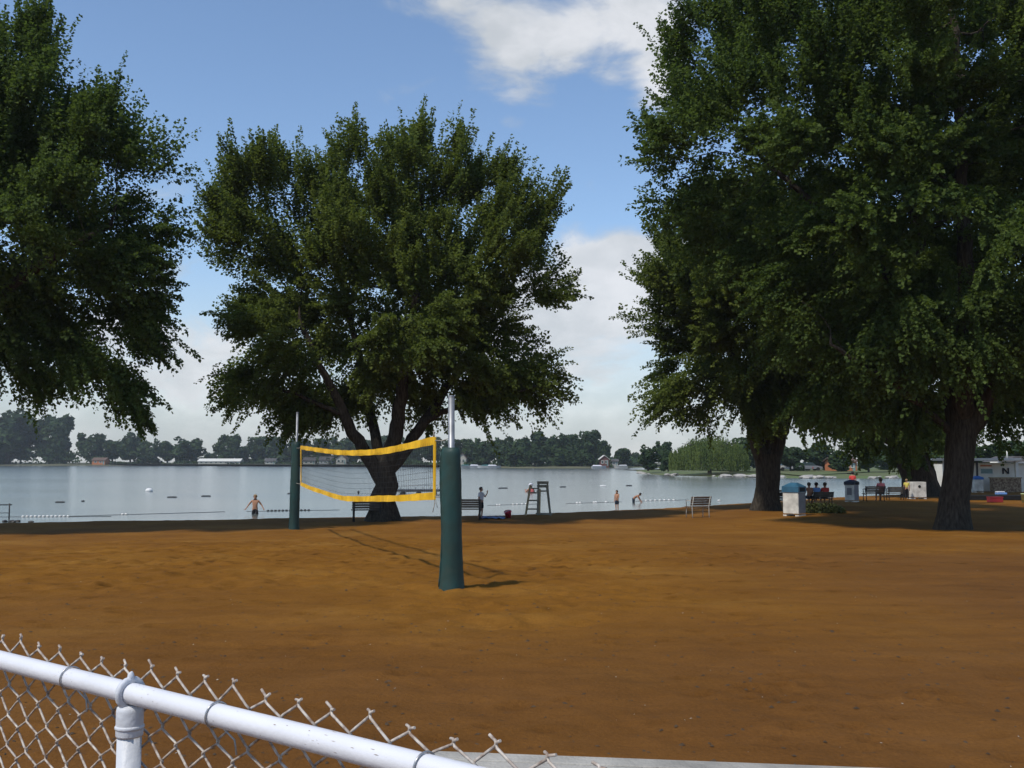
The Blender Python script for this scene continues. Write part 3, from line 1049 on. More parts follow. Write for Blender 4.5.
# --- the third tree, leaning left
b4 = gp(922, 496)
Y4 = b4.y
big_tree('maple_tree', 'leaning maple trunk behind the nearest right hand tree', [
    (pts_px(Y4, [(922, 497, 0), (921, 480, 0), (915, 462, 0), (905, 447, 0)]), [1.0, .95, .95, .8]),
    (pts_px(Y4, [(908, 450, 0), (885, 432, -.3), (862, 410, -.6), (840, 380, -.8)]), [.6, .45, .32, .16]),
    (pts_px(Y4, [(908, 450, 0), (902, 420, .4), (900, 380, .8), (905, 330, .8)]), [.6, .45, .32, .16]),
    (pts_px(Y4, [(910, 452, 0), (935, 425, 0), (960, 390, .3), (985, 350, .3)]), [.55, .42, .28, .14]),
], lobes_px(Y4, [
    (840, 395, 48, 30, 3.0, 0), (880, 360, 60, 50, 3.6, 0), (900, 410, 56, 26, 3.6, -1.5), (945, 370, 60, 55, 3.6, .5), (985, 370, 46, 34, 3.2, 0),
    (1020, 345, 50, 56, 3.6, 0), (865, 425, 34, 16, 2.2, -1.5), (930, 300, 90, 60, 4, 1), (950, 415, 40, 14, 2.4, 1), (890, 436, 24, 12, 2, 1)]),
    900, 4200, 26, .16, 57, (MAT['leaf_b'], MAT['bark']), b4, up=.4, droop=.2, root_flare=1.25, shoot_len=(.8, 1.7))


# ------------------------------------------------------------------ far trees
def crown_mesh(seed, kind='round', mat=None, n=1500, face=.085):
    """A unit crown (about 1 high above z=0, radius .5) of leaf clumps on several lobes."""
    rng = np.random.default_rng(seed)
    lob = []
    for i in range(11 if kind != 'tall' else 9):
        a = rng.random() * 6.28
        h = rng.uniform(.12, .82)
        rr = (.30 if kind == 'tall' else .34) * math.sin(math.pi * min(.95, max(h, .3) + .08)) ** .6
        lob.append((math.cos(a) * rr * rng.uniform(.5, 1), math.sin(a) * rr * rng.uniform(.5, 1), h,
                    rng.uniform(.13, .22), rng.uniform(.13, .22), rng.uniform(.12, .19)))
    for i in range(7):
        a = rng.random() * 6.28
        lob.append((math.cos(a) * .26, math.sin(a) * .26, rng.uniform(.6, .93), .09, .09, rng.uniform(.07, .13)))
    lob.append((0, 0, .50, .3, .3, .34))
    P, C = lobe_points(lob, n, rng, .75)
    o = unit(P - C)
    nr = unit(o * .7 + rng.normal(size=o.shape) * .6 + np.array([0, 0, .3]))
    t = unit(np.cross(nr, rng.normal(size=o.shape)))
    s = np.cross(nr, t)
    L = face * rng.uniform(.5, 1.25, (len(P), 1))
    j = lambda: rng.uniform(.65, 1.2, (len(P), 1))
    V = np.stack([P - t * L * j(), P - s * L * .7 * j(), P + t * L * j(), P + s * L * .7 * j()], 1).reshape(-1, 3)
    tone = np.clip(.45 + .5 * (vnoise(P[:, 0] * 7 + 9, P[:, 2] * 7 + P[:, 1] * 5, seed)) * 1.6 + rng.normal(size=len(P)) * .13, 0, 1)
    return np_mesh('crown', V, np.arange(len(P) * 4).reshape(-1, 4), mat or MAT['far_leaf'], False, [('tone', tone, 'FACE')])


def far_trunk():
    mb = MB()
    mb.tube([(0, 0, -.04), (0, 0, .12), (.01, 0, .28), (.0, .01, .5)], [.04, .03, .024, .012], 7, cap=False)
    for a in (0.4, 2.4, 4.4):
        mb.tube([(0, 0, .18), (.09 * math.cos(a), .09 * math.sin(a), .3), (.2 * math.cos(a), .2 * math.sin(a), .5)], [.018, .014, .006], 5, cap=False)
    return mb.mesh('trunk', MAT['far_bark'])


FT = far_trunk()
CROWNS = [crown_mesh(100 + i, 'tall' if i % 4 == 3 else 'round', n=2200, face=.07) for i in range(8)]


def far_tree(px, top, half, Y, label, group=None, i=0, base_z=None, name='shore_tree', crown=None):
    top_p = at(px, top, Y)
    z0 = (WATER_Z + .75) if base_z is None else base_z
    r = empty(name, (top_p.x, Y, z0), (px * 1.7 + i * 2.1) % 6.28, label, 'tree', group)
    h = top_p.z - z0
    w = half * 2 * Y / F / .95
    cr = link('crown', crown or CROWNS[i % len(CROWNS)], r)
    tr = link('trunk', FT, r)
    for o in (cr, tr):
        o.scale = (w, w, h / .98)
    return r


rnd = random.Random(3)
LEFTN = [
    (10, 408, 36, 'tallest dark tree on the far shore under the left maple'),
    (54, 414, 24, 'dark rounded far tree right of the tallest one at left'),
    (-45, 410, 40, 'broad dark far tree at the left picture edge'),
    (92, 433, 18, 'round far tree standing above the orange cabin'),
    (113, 439, 12, 'small far tree just right of the orange cabin'),
    (131, 433, 14, 'far tree under the hanging tip of the left maple'),
    (150, 439, 13, 'low far tree between hanging tip and long white building'),
    (168, 441, 13, 'smaller of two far trees left of the long white building'),
    (188, 438, 19, 'broader of two far trees left of the long white building'),
    (229, 434, 15, 'solitary far tree above the long white building'),
    (258, 437, 15, 'far tree above the wading boy at the gap'),
    (277, 436, 16, 'far tree above the small white far house'),
]
for k, (px, top, hw, lab) in enumerate(LEFTN):
    far_tree(px, top, hw, far_y(px) + rnd.uniform(14, 40), lab, 'trees on the far left shore', k)
for k, (px, top, hw) in enumerate([(300, 438, 15), (322, 439, 14), (343, 437, 16), (365, 439, 15), (388, 436, 16), (410, 438, 15), (431, 437, 15), (210, 452, 9), (243, 446, 10)]):
    far_tree(px, top, hw, far_y(px) + rnd.uniform(22, 60), 'far shore tree seen under the middle maple behind the houses', 'far trees behind the volleyball net', k + 1)
for k, (px, top, hw) in enumerate([(452, 440, 14), (470, 438, 15), (489, 440, 14), (505, 437, 15), (522, 436, 15), (541, 431, 16), (556, 435, 15), (573, 434, 16), (590, 431, 15),
                                    (480, 446, 12), (515, 447, 13), (535, 446, 13), (565, 447, 13), (582, 449, 12)]):
    far_tree(px, top, hw, far_y(px) + (rnd.uniform(7, 12) if k > 8 else rnd.uniform(16, 34)), 'dense dark tree of the far wood right of the volleyball post', 'trees of the dense far wood', k + 2)
far_tree(604, 440, 10, far_y(604) + 24, 'far tree above the red and white house', None, 3)
far_tree(622, 448, 12, far_y(622) + 12, 'low far tree at the right end of the dense far wood', None, 1)
far_tree(634, 452, 9, far_y(640) + 60, 'small pale far tree in the gap beside the peninsula', None, 0)
# trees on the peninsula
zp = WATER_Z + .70
for k, (px, top, hw, dy, lab) in enumerate([
    (648, 446, 13, 6, 'light green tree at the tip of the peninsula'),
    (668, 450, 9, 10, 'low bush like tree between peninsula tip and willow'),
    (745, 438, 18, 24, 'round tree on the peninsula right of the willow'),
    (664, 441, 11, 60, 'taller tree behind the peninsula tip'),
    (790, 446, 16, 30, 'peninsula tree just right of the forked maple trunk'),
    (818, 442, 18, 40, 'peninsula tree above the orange building'),
    (838, 449, 15, 26, 'low peninsula tree behind the orange building'),
    (868, 446, 15, 20, 'pale green tree on the peninsula above the second bin'),
    (890, 444, 15, 45, 'peninsula tree beside the leaning trunk'),
    (772, 440, 17, 55, 'peninsula tree hidden behind the forked maple trunk')]):
    far_tree(px, top, hw, pen_y(px) + dy, lab, 'trees on the peninsula', k, zp)
for k, (px, top, hw, Y) in enumerate([(945, 440, 26, 120), (980, 446, 22, 115), (1010, 440, 26, 112), (1045, 436, 30, 110), (925, 446, 18, 125)]):
    far_tree(px, top, hw, Y, 'dark tree behind the white concession building', 'trees behind the concession building', k + 1, -.3)


def willow(px, top, half, Y):
    rng = np.random.default_rng(9)
    tp = at(px, top, Y)
    z0 = zp
    h, w = tp.z - z0, half * Y / F
    root = empty('willow_tree', (tp.x, Y, z0), 0, 'pale yellow green weeping willow on the peninsula bank', 'tree')
    mb = MB()
    mb.tube([(0, 0, -.3), (.05, 0, h * .3), (-.1, 0, h * .55)], [.35, .28, .2], 9, cap=False)
    for k in range(7):
        a = k * .9
        mb.tube([(0, 0, h * .35), (w * .35 * math.cos(a), w * .35 * math.sin(a), h * .72), (w * .7 * math.cos(a), w * .7 * math.sin(a), h * .82)], [.14, .09, .04], 6, cap=False)
    mb.build('trunk', MAT['far_bark'], root)
    n = 1300
    a = rng.random(n) * 6.283
    rr = np.sqrt(rng.random(n)) * w
    zt = h * (.30 + .70 * np.sqrt(np.clip(1 - (rr / w) ** 2.2, 0, 1))) * rng.uniform(.82, 1.0, n) - .25 * vnoise(a * 3, rr * .8, 2) * h
    V, T = [], []
    for i in range(n):
        x, y, z = math.cos(a[i]) * rr[i], math.sin(a[i]) * rr[i], zt[i]
        L = rng.uniform(.3, .75) * h
        m = int(L / .16)
        sw = rng.normal() * .2
        tone = np.clip(.5 + vnoise(np.array([x * 1.1]), np.array([y * 1.1]), 6)[0] * 1.1 + rng.normal() * .12, 0, 1)
        for q in range(m):
            zz = z - q * .16
            if zz < .25:
                break
            px_, py_ = x + sw * q / m * .8 + rng.normal() * .05, y + rng.normal() * .08
            d = rng.normal(size=2)
            d /= np.linalg.norm(d)
            V += [(px_, py_, zz + .12), (px_ + d[0] * .09, py_ + d[1] * .09, zz), (px_ + d[0] * .03, py_ + d[1] * .03, zz - .17), (px_ - d[0] * .07, py_ - d[1] * .07, zz - .03)]
            T.append(tone)
    link('crown', np_mesh('crown', np.array(V), np.arange(len(V)).reshape(-1, 4), MAT['willow'], False, [('tone', T, 'FACE')]), root)


willow(709, 437, 40, pen_y(710) + 7)

# undergrowth along the far shore (reads as one mass)
rng = np.random.default_rng(91)
PP = []
for px in np.arange(-260, 640, .9):
    if rng.random() < .08:
        continue
    Yf = far_y(px)
    for _ in range(9):
        Yq = Yf + rng.uniform(13, 22) + 4 * math.sin(px * .13)
        hmax = (2.6 + (4.5 if px < 90 else 0) + 2.4 * vnoise(np.array([px * .06]), np.array([2.2]), 3)[0] * 2) * Yq / 480
        q = at(px + rng.uniform(-.6, .6), 460, Yq)
        PP.append((q.x, Yq, WATER_Z + .5 + rng.random() * max(.8, hmax)))
PP = np.array(PP)
nr = unit(rng.normal(size=PP.shape) + np.array([0, -.4, .4]))
tt_ = unit(np.cross(nr, rng.normal(size=PP.shape)))
ss_ = np.cross(nr, tt_)
LL = rng.uniform(.4, 1.0, (len(PP), 1))
VV = np.stack([PP - tt_ * LL, PP - ss_ * LL * .7, PP + tt_ * LL, PP + ss_ * LL * .7], 1).reshape(-1, 3)
ug = link('undergrowth', np_mesh('undergrowth', VV, np.arange(len(VV)).reshape(-1, 4), MAT['far_leaf'], False, [('tone', np.clip(rng.normal(size=len(PP)) * .2 + .4, 0, 1), 'FACE')]))
tag(ug, 'dark undergrowth along the far shore beneath the trees', 'undergrowth', kind='stuff')

# rocks along the peninsula
def rock_mesh(seed):
    rng = random.Random(seed)
    bm = bmesh.new()
    bmesh.ops.create_icosphere(bm, subdivisions=2, radius=.5)
    for v in bm.verts:
        v.co *= 1 + rng.uniform(-.16, .16)
        v.co.z *= .62
    me = bpy.data.meshes.new('bank_rock')
    bm.to_mesh(me)
    bm.free()
    me.materials.append(MAT['rock'])
    return me


ROCKS = [rock_mesh(i) for i in range(4)]
for k in range(46):
    px = rnd.choice([rnd.uniform(640, 690), rnd.uniform(712, 760), rnd.uniform(800, 845), rnd.uniform(690, 905)])
    Y = pen_y(px) + rnd.uniform(-.8, 1.6)
    p = at(px, 470, Y)
    o = link('bank_rock', ROCKS[k % 4], None, (p.x, Y, WATER_Z + rnd.uniform(.0, .22)), rnd.uniform(0, 6))
    s = rnd.uniform(.5, 1.5)
    o.scale = (s * rnd.uniform(1, 1.7), s, s * .8)
    tag(o, 'pale grey rock at the waterline of the grassy peninsula', 'rock', 'rocks along the peninsula waterline')


# ------------------------------------------------------------------ far houses, boats, cars
def house(name, label, px0, px1, wall_top, Y, base_z, wall, roof, ridge=1.2, deep=6, gable_front=False, windows=3, door=True, cat='house'):
    a, b = at(px0, wall_top, Y), at(px1, wall_top, Y)
    w, h = b.x - a.x, max(1.6, a.z - base_z)
    root = empty(name, ((a.x + b.x) / 2, Y, base_z), 0, label, cat)
    mb = MB()
    if gable_front:
        mb.prism([(-w / 2, -.5), (w / 2, -.5), (w / 2, h), (0, h + ridge), (-w / 2, h)], 0, deep)
    else:
        mb.box((0, deep / 2, h / 2 - .25), (w, deep, h + .5))
        mb.add([(-w / 2, 0, h), (-w / 2, deep, h), (-w / 2, deep / 2, h + ridge), (w / 2, 0, h), (w / 2, deep, h), (w / 2, deep / 2, h + ridge)], [(0, 1, 2), (3, 5, 4)])
    mb.build('wall', wall, root)
    rf = MB()
    e, t = .35, .14
    if gable_front:
        for s in (-1, 1):
            x1 = s * (w / 2 + e)
            zl = h - ridge * e / (w / 2)
            rf.prism([(0, h + ridge + .01), (x1, zl + .01), (x1, zl + t), (0, h + ridge + t)], -e, deep + e)
    else:
        for s in (0, 1):
            y0 = -e if s == 0 else deep + e
            zl = h - ridge * e / (deep / 2)
            rf.add([(-w / 2 - e, y0, zl + .01), (w / 2 + e, y0, zl + .01), (w / 2 + e, deep / 2, h + ridge + .01), (-w / 2 - e, deep / 2, h + ridge + .01),
                    (-w / 2 - e, y0, zl + t), (w / 2 + e, y0, zl + t), (w / 2 + e, deep / 2, h + ridge + t), (-w / 2 - e, deep / 2, h + ridge + t)],
                   [(3, 2, 1, 0), (4, 5, 6, 7), (0, 1, 5, 4), (1, 2, 6, 5), (2, 3, 7, 6), (3, 0, 4, 7)])
    rf.build('roof', roof, root)
    n = windows
    for i in range(n):
        x = -w / 2 + w * (i + .7) / (n + .6)
        ww, wh = min(1.3, w / (n + .6) * .6), min(1.2, h * .42)
        fr = MB()
        zc = h * .58
        for q in (-1, 1):
            fr.box((x + q * ww / 2, -.04, zc), (.10, .08, wh + .1))
            fr.box((x, -.04, zc + q * wh / 2), (ww - .1, .08, .10))
        f = fr.build('window', MAT['trim'], root)
        MB().box((x, -.015, zc), (ww - .06, .03, wh - .06)).build('pane', MAT['glass'], f)
    if door:
        x = -w / 2 + w * (n + .5) / (n + .6) * .97
        d = MB().box((x - .3, -.02, min(2.0, h * .85) / 2), (min(.9, w * .12), .05, min(2.0, h * .85))).build('door', MAT['panel_green'], root)
    return root


zf = WATER_Z + .7
house('cabin', 'low orange walled cabin on the far left shore', 92, 105, 460.2, far_y(98) + 9, zf, MAT['wall_orange'], MAT['roof_brown'], 1.3, 6, windows=2, cat='house')
house('long_building', 'long low white building on the far left shore', 198, 240, 461.2, far_y(220) + 9, zf, MAT['wall_cream'], MAT['trim'], 1.2, 7, windows=8, cat='building')
house('cottage', 'small white far house left of the left volleyball post', 265, 275, 461.5, far_y(270) + 9, zf, MAT['wall_cream'], MAT['roof'], 1.3, 6, windows=2)
house('cottage', 'grey roofed white far house just right of left volleyball post', 303, 315, 460.6, far_y(310) + 9, zf, MAT['wall_cream'], MAT['roof'], 1.6, 7, windows=2)
house('cottage', 'grey sided far house framed low in the volleyball net', 319, 332, 460.2, far_y(325) + 9, zf, MAT['wall_grey'], MAT['roof'], 1.6, 7, windows=3)
house('cottage', 'pale gabled far house left of the middle maple trunk', 336, 346, 458.6, far_y(340) + 9, zf, MAT['wall_cream'], MAT['roof_brown'], 1.9, 8, True, windows=2)
house('cottage', 'white gabled far house right of the volleyball post', 458, 466, 457.5, far_y(461) + 9, zf, MAT['wall_cream'], MAT['roof_brown'], 1.6, 7, True, windows=2)
house('cottage', 'red far house with white trim near the end of the wood', 600, 609, 459.0, far_y(604) + 10, zf, MAT['wall_red'], MAT['trim'], 1.2, 6, True, windows=2)
house('shed', 'low white shed beside the red far house', 611, 618, 463.5, far_y(614) + 8, zf, MAT['wall_cream'], MAT['roof'], .7, 4, windows=1)
house('pavilion', 'long low orange building on the peninsula lawn', 834, 857, 470.0, pen_y(845) + 32, zp, MAT['wall_orange'], MAT['roof_brown'], .6, 5, windows=4, cat='building')


def boat(px, Y, label, cover, L=5.5, rz=0.0, group='boats moored by the far shore'):
    p = at(px, 466, Y)
    r = empty('moored_boat', (p.x, Y, WATER_Z), rz, label, 'boat', group)
    h = MB()
    secs = []
    for t in (-.5, -.2, .15, .38, .5):
        w = {-.5: .95, -.2: 1.05, .15: 1.0, .38: .6, .5: .06}[t]
        secs.append([(t * L, -w, .75 + .25 * max(t, 0)), (t * L, -w * .75, -.1), (t * L, w * .75, -.1), (t * L, w, .75 + .25 * max(t, 0))])
    V = [q for s in secs for q in s]
    fs = []
    for i in range(len(secs) - 1):
        for k in range(4):
            fs.append((i * 4 + k, i * 4 + (k + 1) % 4, (i + 1) * 4 + (k + 1) % 4, (i + 1) * 4 + k))
    fs += [(0, 1, 2, 3), tuple(len(V) - 4 + k for k in (3, 2, 1, 0))]
    h.add(V, fs)
    h.build('hull', MAT['hull'], r)
    c = MB()
    c.add([(-.45 * L, -.9, .8), (.2 * L, -.9, .8), (.2 * L, .9, .8), (-.45 * L, .9, .8), (-.4 * L, 0, 1.15), (.1 * L, 0, 1.1)], [(0, 1, 5, 4), (1, 2, 5), (2, 3, 4, 5), (3, 0, 4), (3, 2, 1, 0)])
    c.build('cover', cover, r)


for px, dy, lab, cov, rz in [(467, -5, 'moored boat under a teal cover beside the white gabled house', MAT['green_canvas'], .2),
                             (476, -7, 'white covered boat moored between two teal covered boats', MAT['cloth_white'], 0),
                             (484, -5, 'moored boat under a teal cover right of the white covered one', MAT['green_canvas'], 2.9),
                             (494, -6, 'white boat moored rightmost of the far boats by the wood', MAT['cloth_white'], .1),
                             (599, -6, 'white boat moored below the red far house', MAT['cloth_white'], .1),
                             (621, -5, 'pale boat moored at the end of the far wood', MAT['hull'], 3.0)]:
    boat(px, far_y(px) + dy, lab, cov, 4.6, rz)


def car(px, Y, z, label, paint, rz=0.0):
    p = at(px, 468, Y)
    r = empty('parked_car', (p.x, Y, z), rz, label, 'car', 'cars parked on the peninsula')
    MB().prism([(-2.1, .3), (2.1, .3), (2.15, .7), (1.3, .88), (-1.9, .9), (-2.15, .7)], -.85, .85).build('body', paint, r, bevel=.06)
    MB().prism([(-1.6, .9), (1.1, .89), (.5, 1.42), (-1.1, 1.42)], -.74, .74).build('cabin', MAT['glass'], r, bevel=.05)
    for x in (-1.3, 1.3):
        for y in (-.8, .8):
            mb = MB().tube([(x, y - .1, .32), (x, y + .1, .32)], .32, 14)
            w = mb.build('wheel', MAT['tyre'], r)


car(788, pen_y(788) + 34, zp, 'white car parked on the peninsula beside the forked maple trunk', MAT['car_white'], .1)
car(800, pen_y(800) + 36, zp, 'dark red car parked on the peninsula', MAT['car_red'], -.1)
car(809, pen_y(809) + 36, zp, 'grey car parked on the peninsula next to the red one', MAT['car_grey'], .05)

# ------------------------------------------------------------------ volleyball posts and net
pr = gp(452, 590)
plft = gp(294, 529.5)


def vb_post(base, label, pad_h, total_h, r0, lean=(0, 0), seed=1, pr_=.044):
    rng = random.Random(seed)
    root = empty('volleyball_post', base, 0, label, 'volleyball post', 'volleyball posts')
    lx, ly = lean
    MB().tube([(0, 0, -.3), (lx * .3, ly * .3, pad_h * .3), (lx, ly, total_h)], pr_, 14).build('pipe', MAT['steel'], root)
    # padded wrap, a bit baggy, splayed at the foot
    verts, faces, n, m = [], [], 22, 26
    for i in range(m + 1):
        t = i / m
        z = t * pad_h
        for k in range(n):
            q = 2 * math.pi * k / n
            r = r0 * (1.16 - .13 * t + .22 * math.exp(-t * 14)) + r0 * .06 * math.sin(3 * q + 5 * t) + r0 * .05 * math.sin(9 * t + 2 * q + seed) + rng.uniform(-.003, .003)
            if 2.6 < q < 3.3:
                r += r0 * .10
            if i == m:
                r *= .86
            cx, cy = lx * z / total_h, ly * z / total_h
            verts.append((cx + r * math.cos(q), cy + r * math.sin(q), z - (.04 if i == 0 else 0)))
    for i in range(m):
        for k in range(n):
            k2 = (k + 1) % n
            faces.append((i * n + k, i * n + k2, (i + 1) * n + k2, (i + 1) * n + k))
    mb = MB().add(verts, faces, True)
    b = len(mb.v)
    mb.f.append(tuple(m * n + k for k in range(n)))
    mb.sm.append(False)
    pad = mb.build('pad', MAT['pad'], root)
    st = MB()
    sp_ = []
    for i in range(26):
        t = .02 + .95 * i / 25
        q = math.pi
        rr = r0 * (1.26 - .13 * t + .22 * math.exp(-t * 14)) + r0 * .06 * math.sin(3 * q + 5 * t) + r0 * .05 * math.sin(9 * t + 2 * q + seed)
        sp_.append((lx * t * pad_h / total_h - rr, ly * t * pad_h / total_h, t * pad_h))
    st.tube(sp_, [.009 + .006 * abs(math.sin(i * 1.9)) for i in range(26)], 6)
    st.build('lacing_seam', MAT['pad'], pad)
    MB().lathe([(.0445, 0), (.046, .012), (.036, .022), (.01, .026)], (lx, ly, total_h - .01), 14).build('cap', MAT['steel'], root)
    h = MB()
    for zz in (1.17, 2.03):
        h.lathe([(.05, -.02), (.056, -.015), (.056, .015), (.05, .02)], (lx * zz / total_h, ly * zz / total_h, zz), 14)
    return root


s_r = px_size(pr.y)
vb_post(pr, 'near volleyball post in dark green padding with bare pipe on top', 140 * s_r, 191 * s_r, 9.0 * s_r, (-.02, 0), 1)
s_l = px_size(plft.y)
vb_post(plft, 'far left volleyball post in baggy dark green padding', 87 * s_l, 116 * s_l, 4.0 * s_l, (.05, 0), 4, .036)


def net():
    a = Vector((pr.x, pr.y, 0))
    b = Vector((plft.x, plft.y, 0))
    d = b - a

    def line(px):
        """parameter along the line of posts for a picture column"""
        u = ray(px, 450)
        k = u.x / u.y
        t = (k * a.y - a.x) / (d.x - k * d.y)
        return t

    top = [(434, 440.5), (418, 444), (400, 448), (385, 451), (370, 452.5), (352, 453), (335, 452.3), (318, 450), (301, 447.5)]
    bot = [(434, 496), (420, 497), (402, 498.5), (385, 498.5), (365, 499), (350, 498.5), (335, 495), (318, 489.5), (301, 484)]

    def curve(pts):
        out = []
        for px, py in pts:
            t = line(px)
            p = a + d * t
            out.append((t, at(px, py, p.y).z))
        return np.array(out)

    T, B = curve(top), curve(bot)
    t0, t1 = T[0, 0], T[-1, 0]
    root = empty('volleyball_net', (a.x + d.x * t0, a.y + d.y * t0, 0), 0, 'slack yellow taped volleyball net strung between the green posts', 'volleyball net')
    o = Vector(root.location)
    N = 150
    ts = np.linspace(t0, t1, N)
    side = Vector((-d.y, d.x, 0)).normalized()
    zt, zb = np.interp(ts, T[:, 0], T[:, 1]), np.interp(ts, B[:, 0], B[:, 1])
    for _ in range(24):
        zt[1:-1] = (zt[:-2] + zt[1:-1] * 2 + zt[2:]) / 4
        zb[1:-1] = (zb[:-2] + zb[1:-1] * 2 + zb[2:]) / 4
    belly = .10 * np.sin(np.linspace(0, math.pi, N)) + .02 * np.sin(np.linspace(0, 17, N))
    Pt = [a + d * float(t) + Vector((0, 0, float(z))) - o for t, z in zip(ts, zt)]
    Pb = [a + d * float(t) + side * float(q) + Vector((0, 0, float(z))) - o for t, z, q in zip(ts, zb, belly)]

    def band(P, name, w, up, ph):
        verts, faces = [], []
        th = .004
        for i, p in enumerate(P):
            tw = .12 * math.sin(i * .36 + ph) * up
            u = Vector((0, 0, 1)) * math.cos(tw) + side * math.sin(tw)
            n = u.cross(d.normalized())
            wv = w * (1 + .05 * math.sin(i * .7 + ph) + .04 * math.sin(i * .24))
            for sx, sy in ((-1, -1), (1, -1), (1, 1), (-1, 1)):
                verts.append(p + u * (sx * wv / 2) + n * (sy * th))
        m = len(P)
        for i in range(m - 1):
            for k in range(4):
                faces.append((i * 4 + k, i * 4 + (k + 1) % 4, (i + 1) * 4 + (k + 1) % 4, (i + 1) * 4 + k))
        faces += [(0, 1, 2, 3), tuple(m * 4 - 4 + k for k in (3, 2, 1, 0))]
        return MB().add(verts, faces, False).build(name, MAT['tape'], root)

    band(Pt, 'top_tape', .112, 1, 0)
    band(Pb, 'bottom_tape', .105, 1, 1.3)
    dd = d.normalized()
    for i in (0, -1):
        s = -1 if i == 0 else 1
        p, q = Pt[i] + dd * s * .035, Pb[i] + dd * s * .035
        MB().bar(p + Vector((0, 0, .05)), q - Vector((0, 0, .05)), .022, .085 if i == 0 else .10, up=tuple(dd)).build('side_tape', MAT['tape'], root)
    m = MB()
    nv = int((t1 - t0) * d.length / .12)
    for k in range(nv + 1):
        f = k / nv * (N - 1)
        i = min(int(f), N - 2)
        g = f - i
        p, q = Pt[i].lerp(Pt[i + 1], g), Pb[i].lerp(Pb[i + 1], g)
        m.tube([p, p.lerp(q, .5) + side * .02, q], .0024, 3, cap=False)
    for r in range(1, 9):
        m.tube([Pt[i].lerp(Pb[i], r / 9) + side * .02 * math.sin(i) for i in range(0, N, 2)], .0024, 3, cap=False)
    m.build('net_mesh', MAT['cord'], root)
    rp = MB()
    for P, end, sgn in ((Pt, a, 0), (Pb, a, 0)):
        p = P[0]
        e = a + Vector((0, 0, p.z + o.z + .02)) - o + dd * .06
        rp.tube([p, (p + e) / 2 - Vector((0, 0, .02)), e], .007, 5)
    for P in (Pt, Pb):
        p = P[-1]
        e = b + Vector((0.03, 0, p.z + o.z)) - o - dd * .06
        rp.tube([p, (p + e) / 2 - Vector((0, 0, .01)), e], .008, 5)
    # loose tails at the near lower corner, and the stick end above the upper one
    rp.tube([Pb[0], Pb[0] + Vector((.02, -.05, -.1)), Pb[0] + Vector((-.01, -.05, -.23))], .006, 5)
    rp.tube([Pb[0] - dd * .05, Pb[0] + Vector((.06, -.1, -.16))], .005, 5)
    rp.tube([Pt[0] + Vector((0, 0, .05)), Pt[0] + Vector((-.005, 0, .14))], .010, 6)
    rp.build('rope', MAT['rope'], root)


net()

# ------------------------------------------------------------------ chain link fence in front
RZ = CAMZ - 0.5
pa, pb = level(0, 660, RZ), level(430, 769, RZ)
fd = (pb - pa)
fd.z = 0
fd.normalize()
fn = Vector((-fd.y, fd.x, 0))
if fn.y < 0:
    fn = -fn                       # away from the camera
pp = level(131, 693, RZ)
s_post = (pp - pa).dot(fd)
post_xy = pa + fd * s_post
fence = empty('chain_link_fence', (post_xy.x, post_xy.y, 0), 0, 'white pipe and wire chain link fence in the foreground', 'fence')
FO = Vector((post_xy.x, post_xy.y, 0))


def along(s, z, off=0.0):
    return FO + fd * s + fn * off + Vector((0, 0, z)) - FO


S0, S1 = -3.2, 1.9
rail = MB().tube([along(s, RZ) for s in np.linspace(S0, S1, 20)], .0225, 20).build('top_rail', MAT['white_paint'], fence)
chips = MB()
rn = random.Random(8)


def on_rail(s, ang, r=.0229):
    """Point on the rail's skin: ang 0 faces the camera side, 90 the sky."""
    c, q = math.cos(R(ang)), math.sin(R(ang))
    return along(s, RZ) - fn * (r * c) + Vector((0, 0, r * q))


for k in range(60):
    s = rn.choice([rn.gauss(.06, .05), rn.gauss(-.24, .03), rn.uniform(-1, 1), rn.gauss(.62, .05)])
    a0 = rn.uniform(-30, 100)
    w, h = rn.uniform(.0006, .0022), rn.uniform(1.5, 6)
    if s > .5:
        w *= 3
    pts = [on_rail(s - w, a0), on_rail(s, a0 - h * .5), on_rail(s + w, a0), on_rail(s, a0 + h * .5)]
    chips.add(pts, [(0, 1, 2, 3)])
chips.build('paint_chip', MAT['wire'], rail)['kind'] = 'stuff'
pm = MB()
pm.tube([along(0, z) for z in (-.3, .5, RZ - .05)], .0255, 22)
post = pm.build('post', MAT['post_paint'], fence)
cp = MB()
cp.lathe([(.0275, 0), (.0285, .004), (.0285, .054), (.027, .062), (.020, .066), (.012, .067)], along(0, RZ - .091), 22)
cp.lathe([(.0283, 0), (.0308, .003), (.0308, .007), (.0283, .010)], along(0, RZ - .076), 22)
loop = []
for k in range(15):
    q = R(-70 + 320 * k / 14)
    loop.append(along(0, RZ) + (-fn * math.cos(q) + Vector((0, 0, 1)) * math.sin(q)) * .0285)
cp.tube(loop, [.008] * 15, 8)
cp.tube([along(.0, RZ + .02), along(.0, RZ + .040), along(.003, RZ + .046)], [.010, .007, .002], 8)
cp.build('post_cap', MAT['post_paint'], fence)
for st in (-.255, .30, -.82, .86):
    pts = []
    for k in range(25):
        q = R(-150 + 400 * k / 24)
        rr = .0255
        pts.append(along(st + .004 * k / 24 * 3, RZ) + (-fn * math.cos(q) + Vector((0, 0, 1)) * math.sin(q)) * rr)
    pts.append(along(st + .03, RZ - .05, .026))
    pts.append(along(st + .045, RZ - .075, .020))
    pts.insert(0, along(st - .02, RZ - .03, .03))
    MB().tube(pts, .0019, 6).build('tie_wire', MAT['tie'], fence)

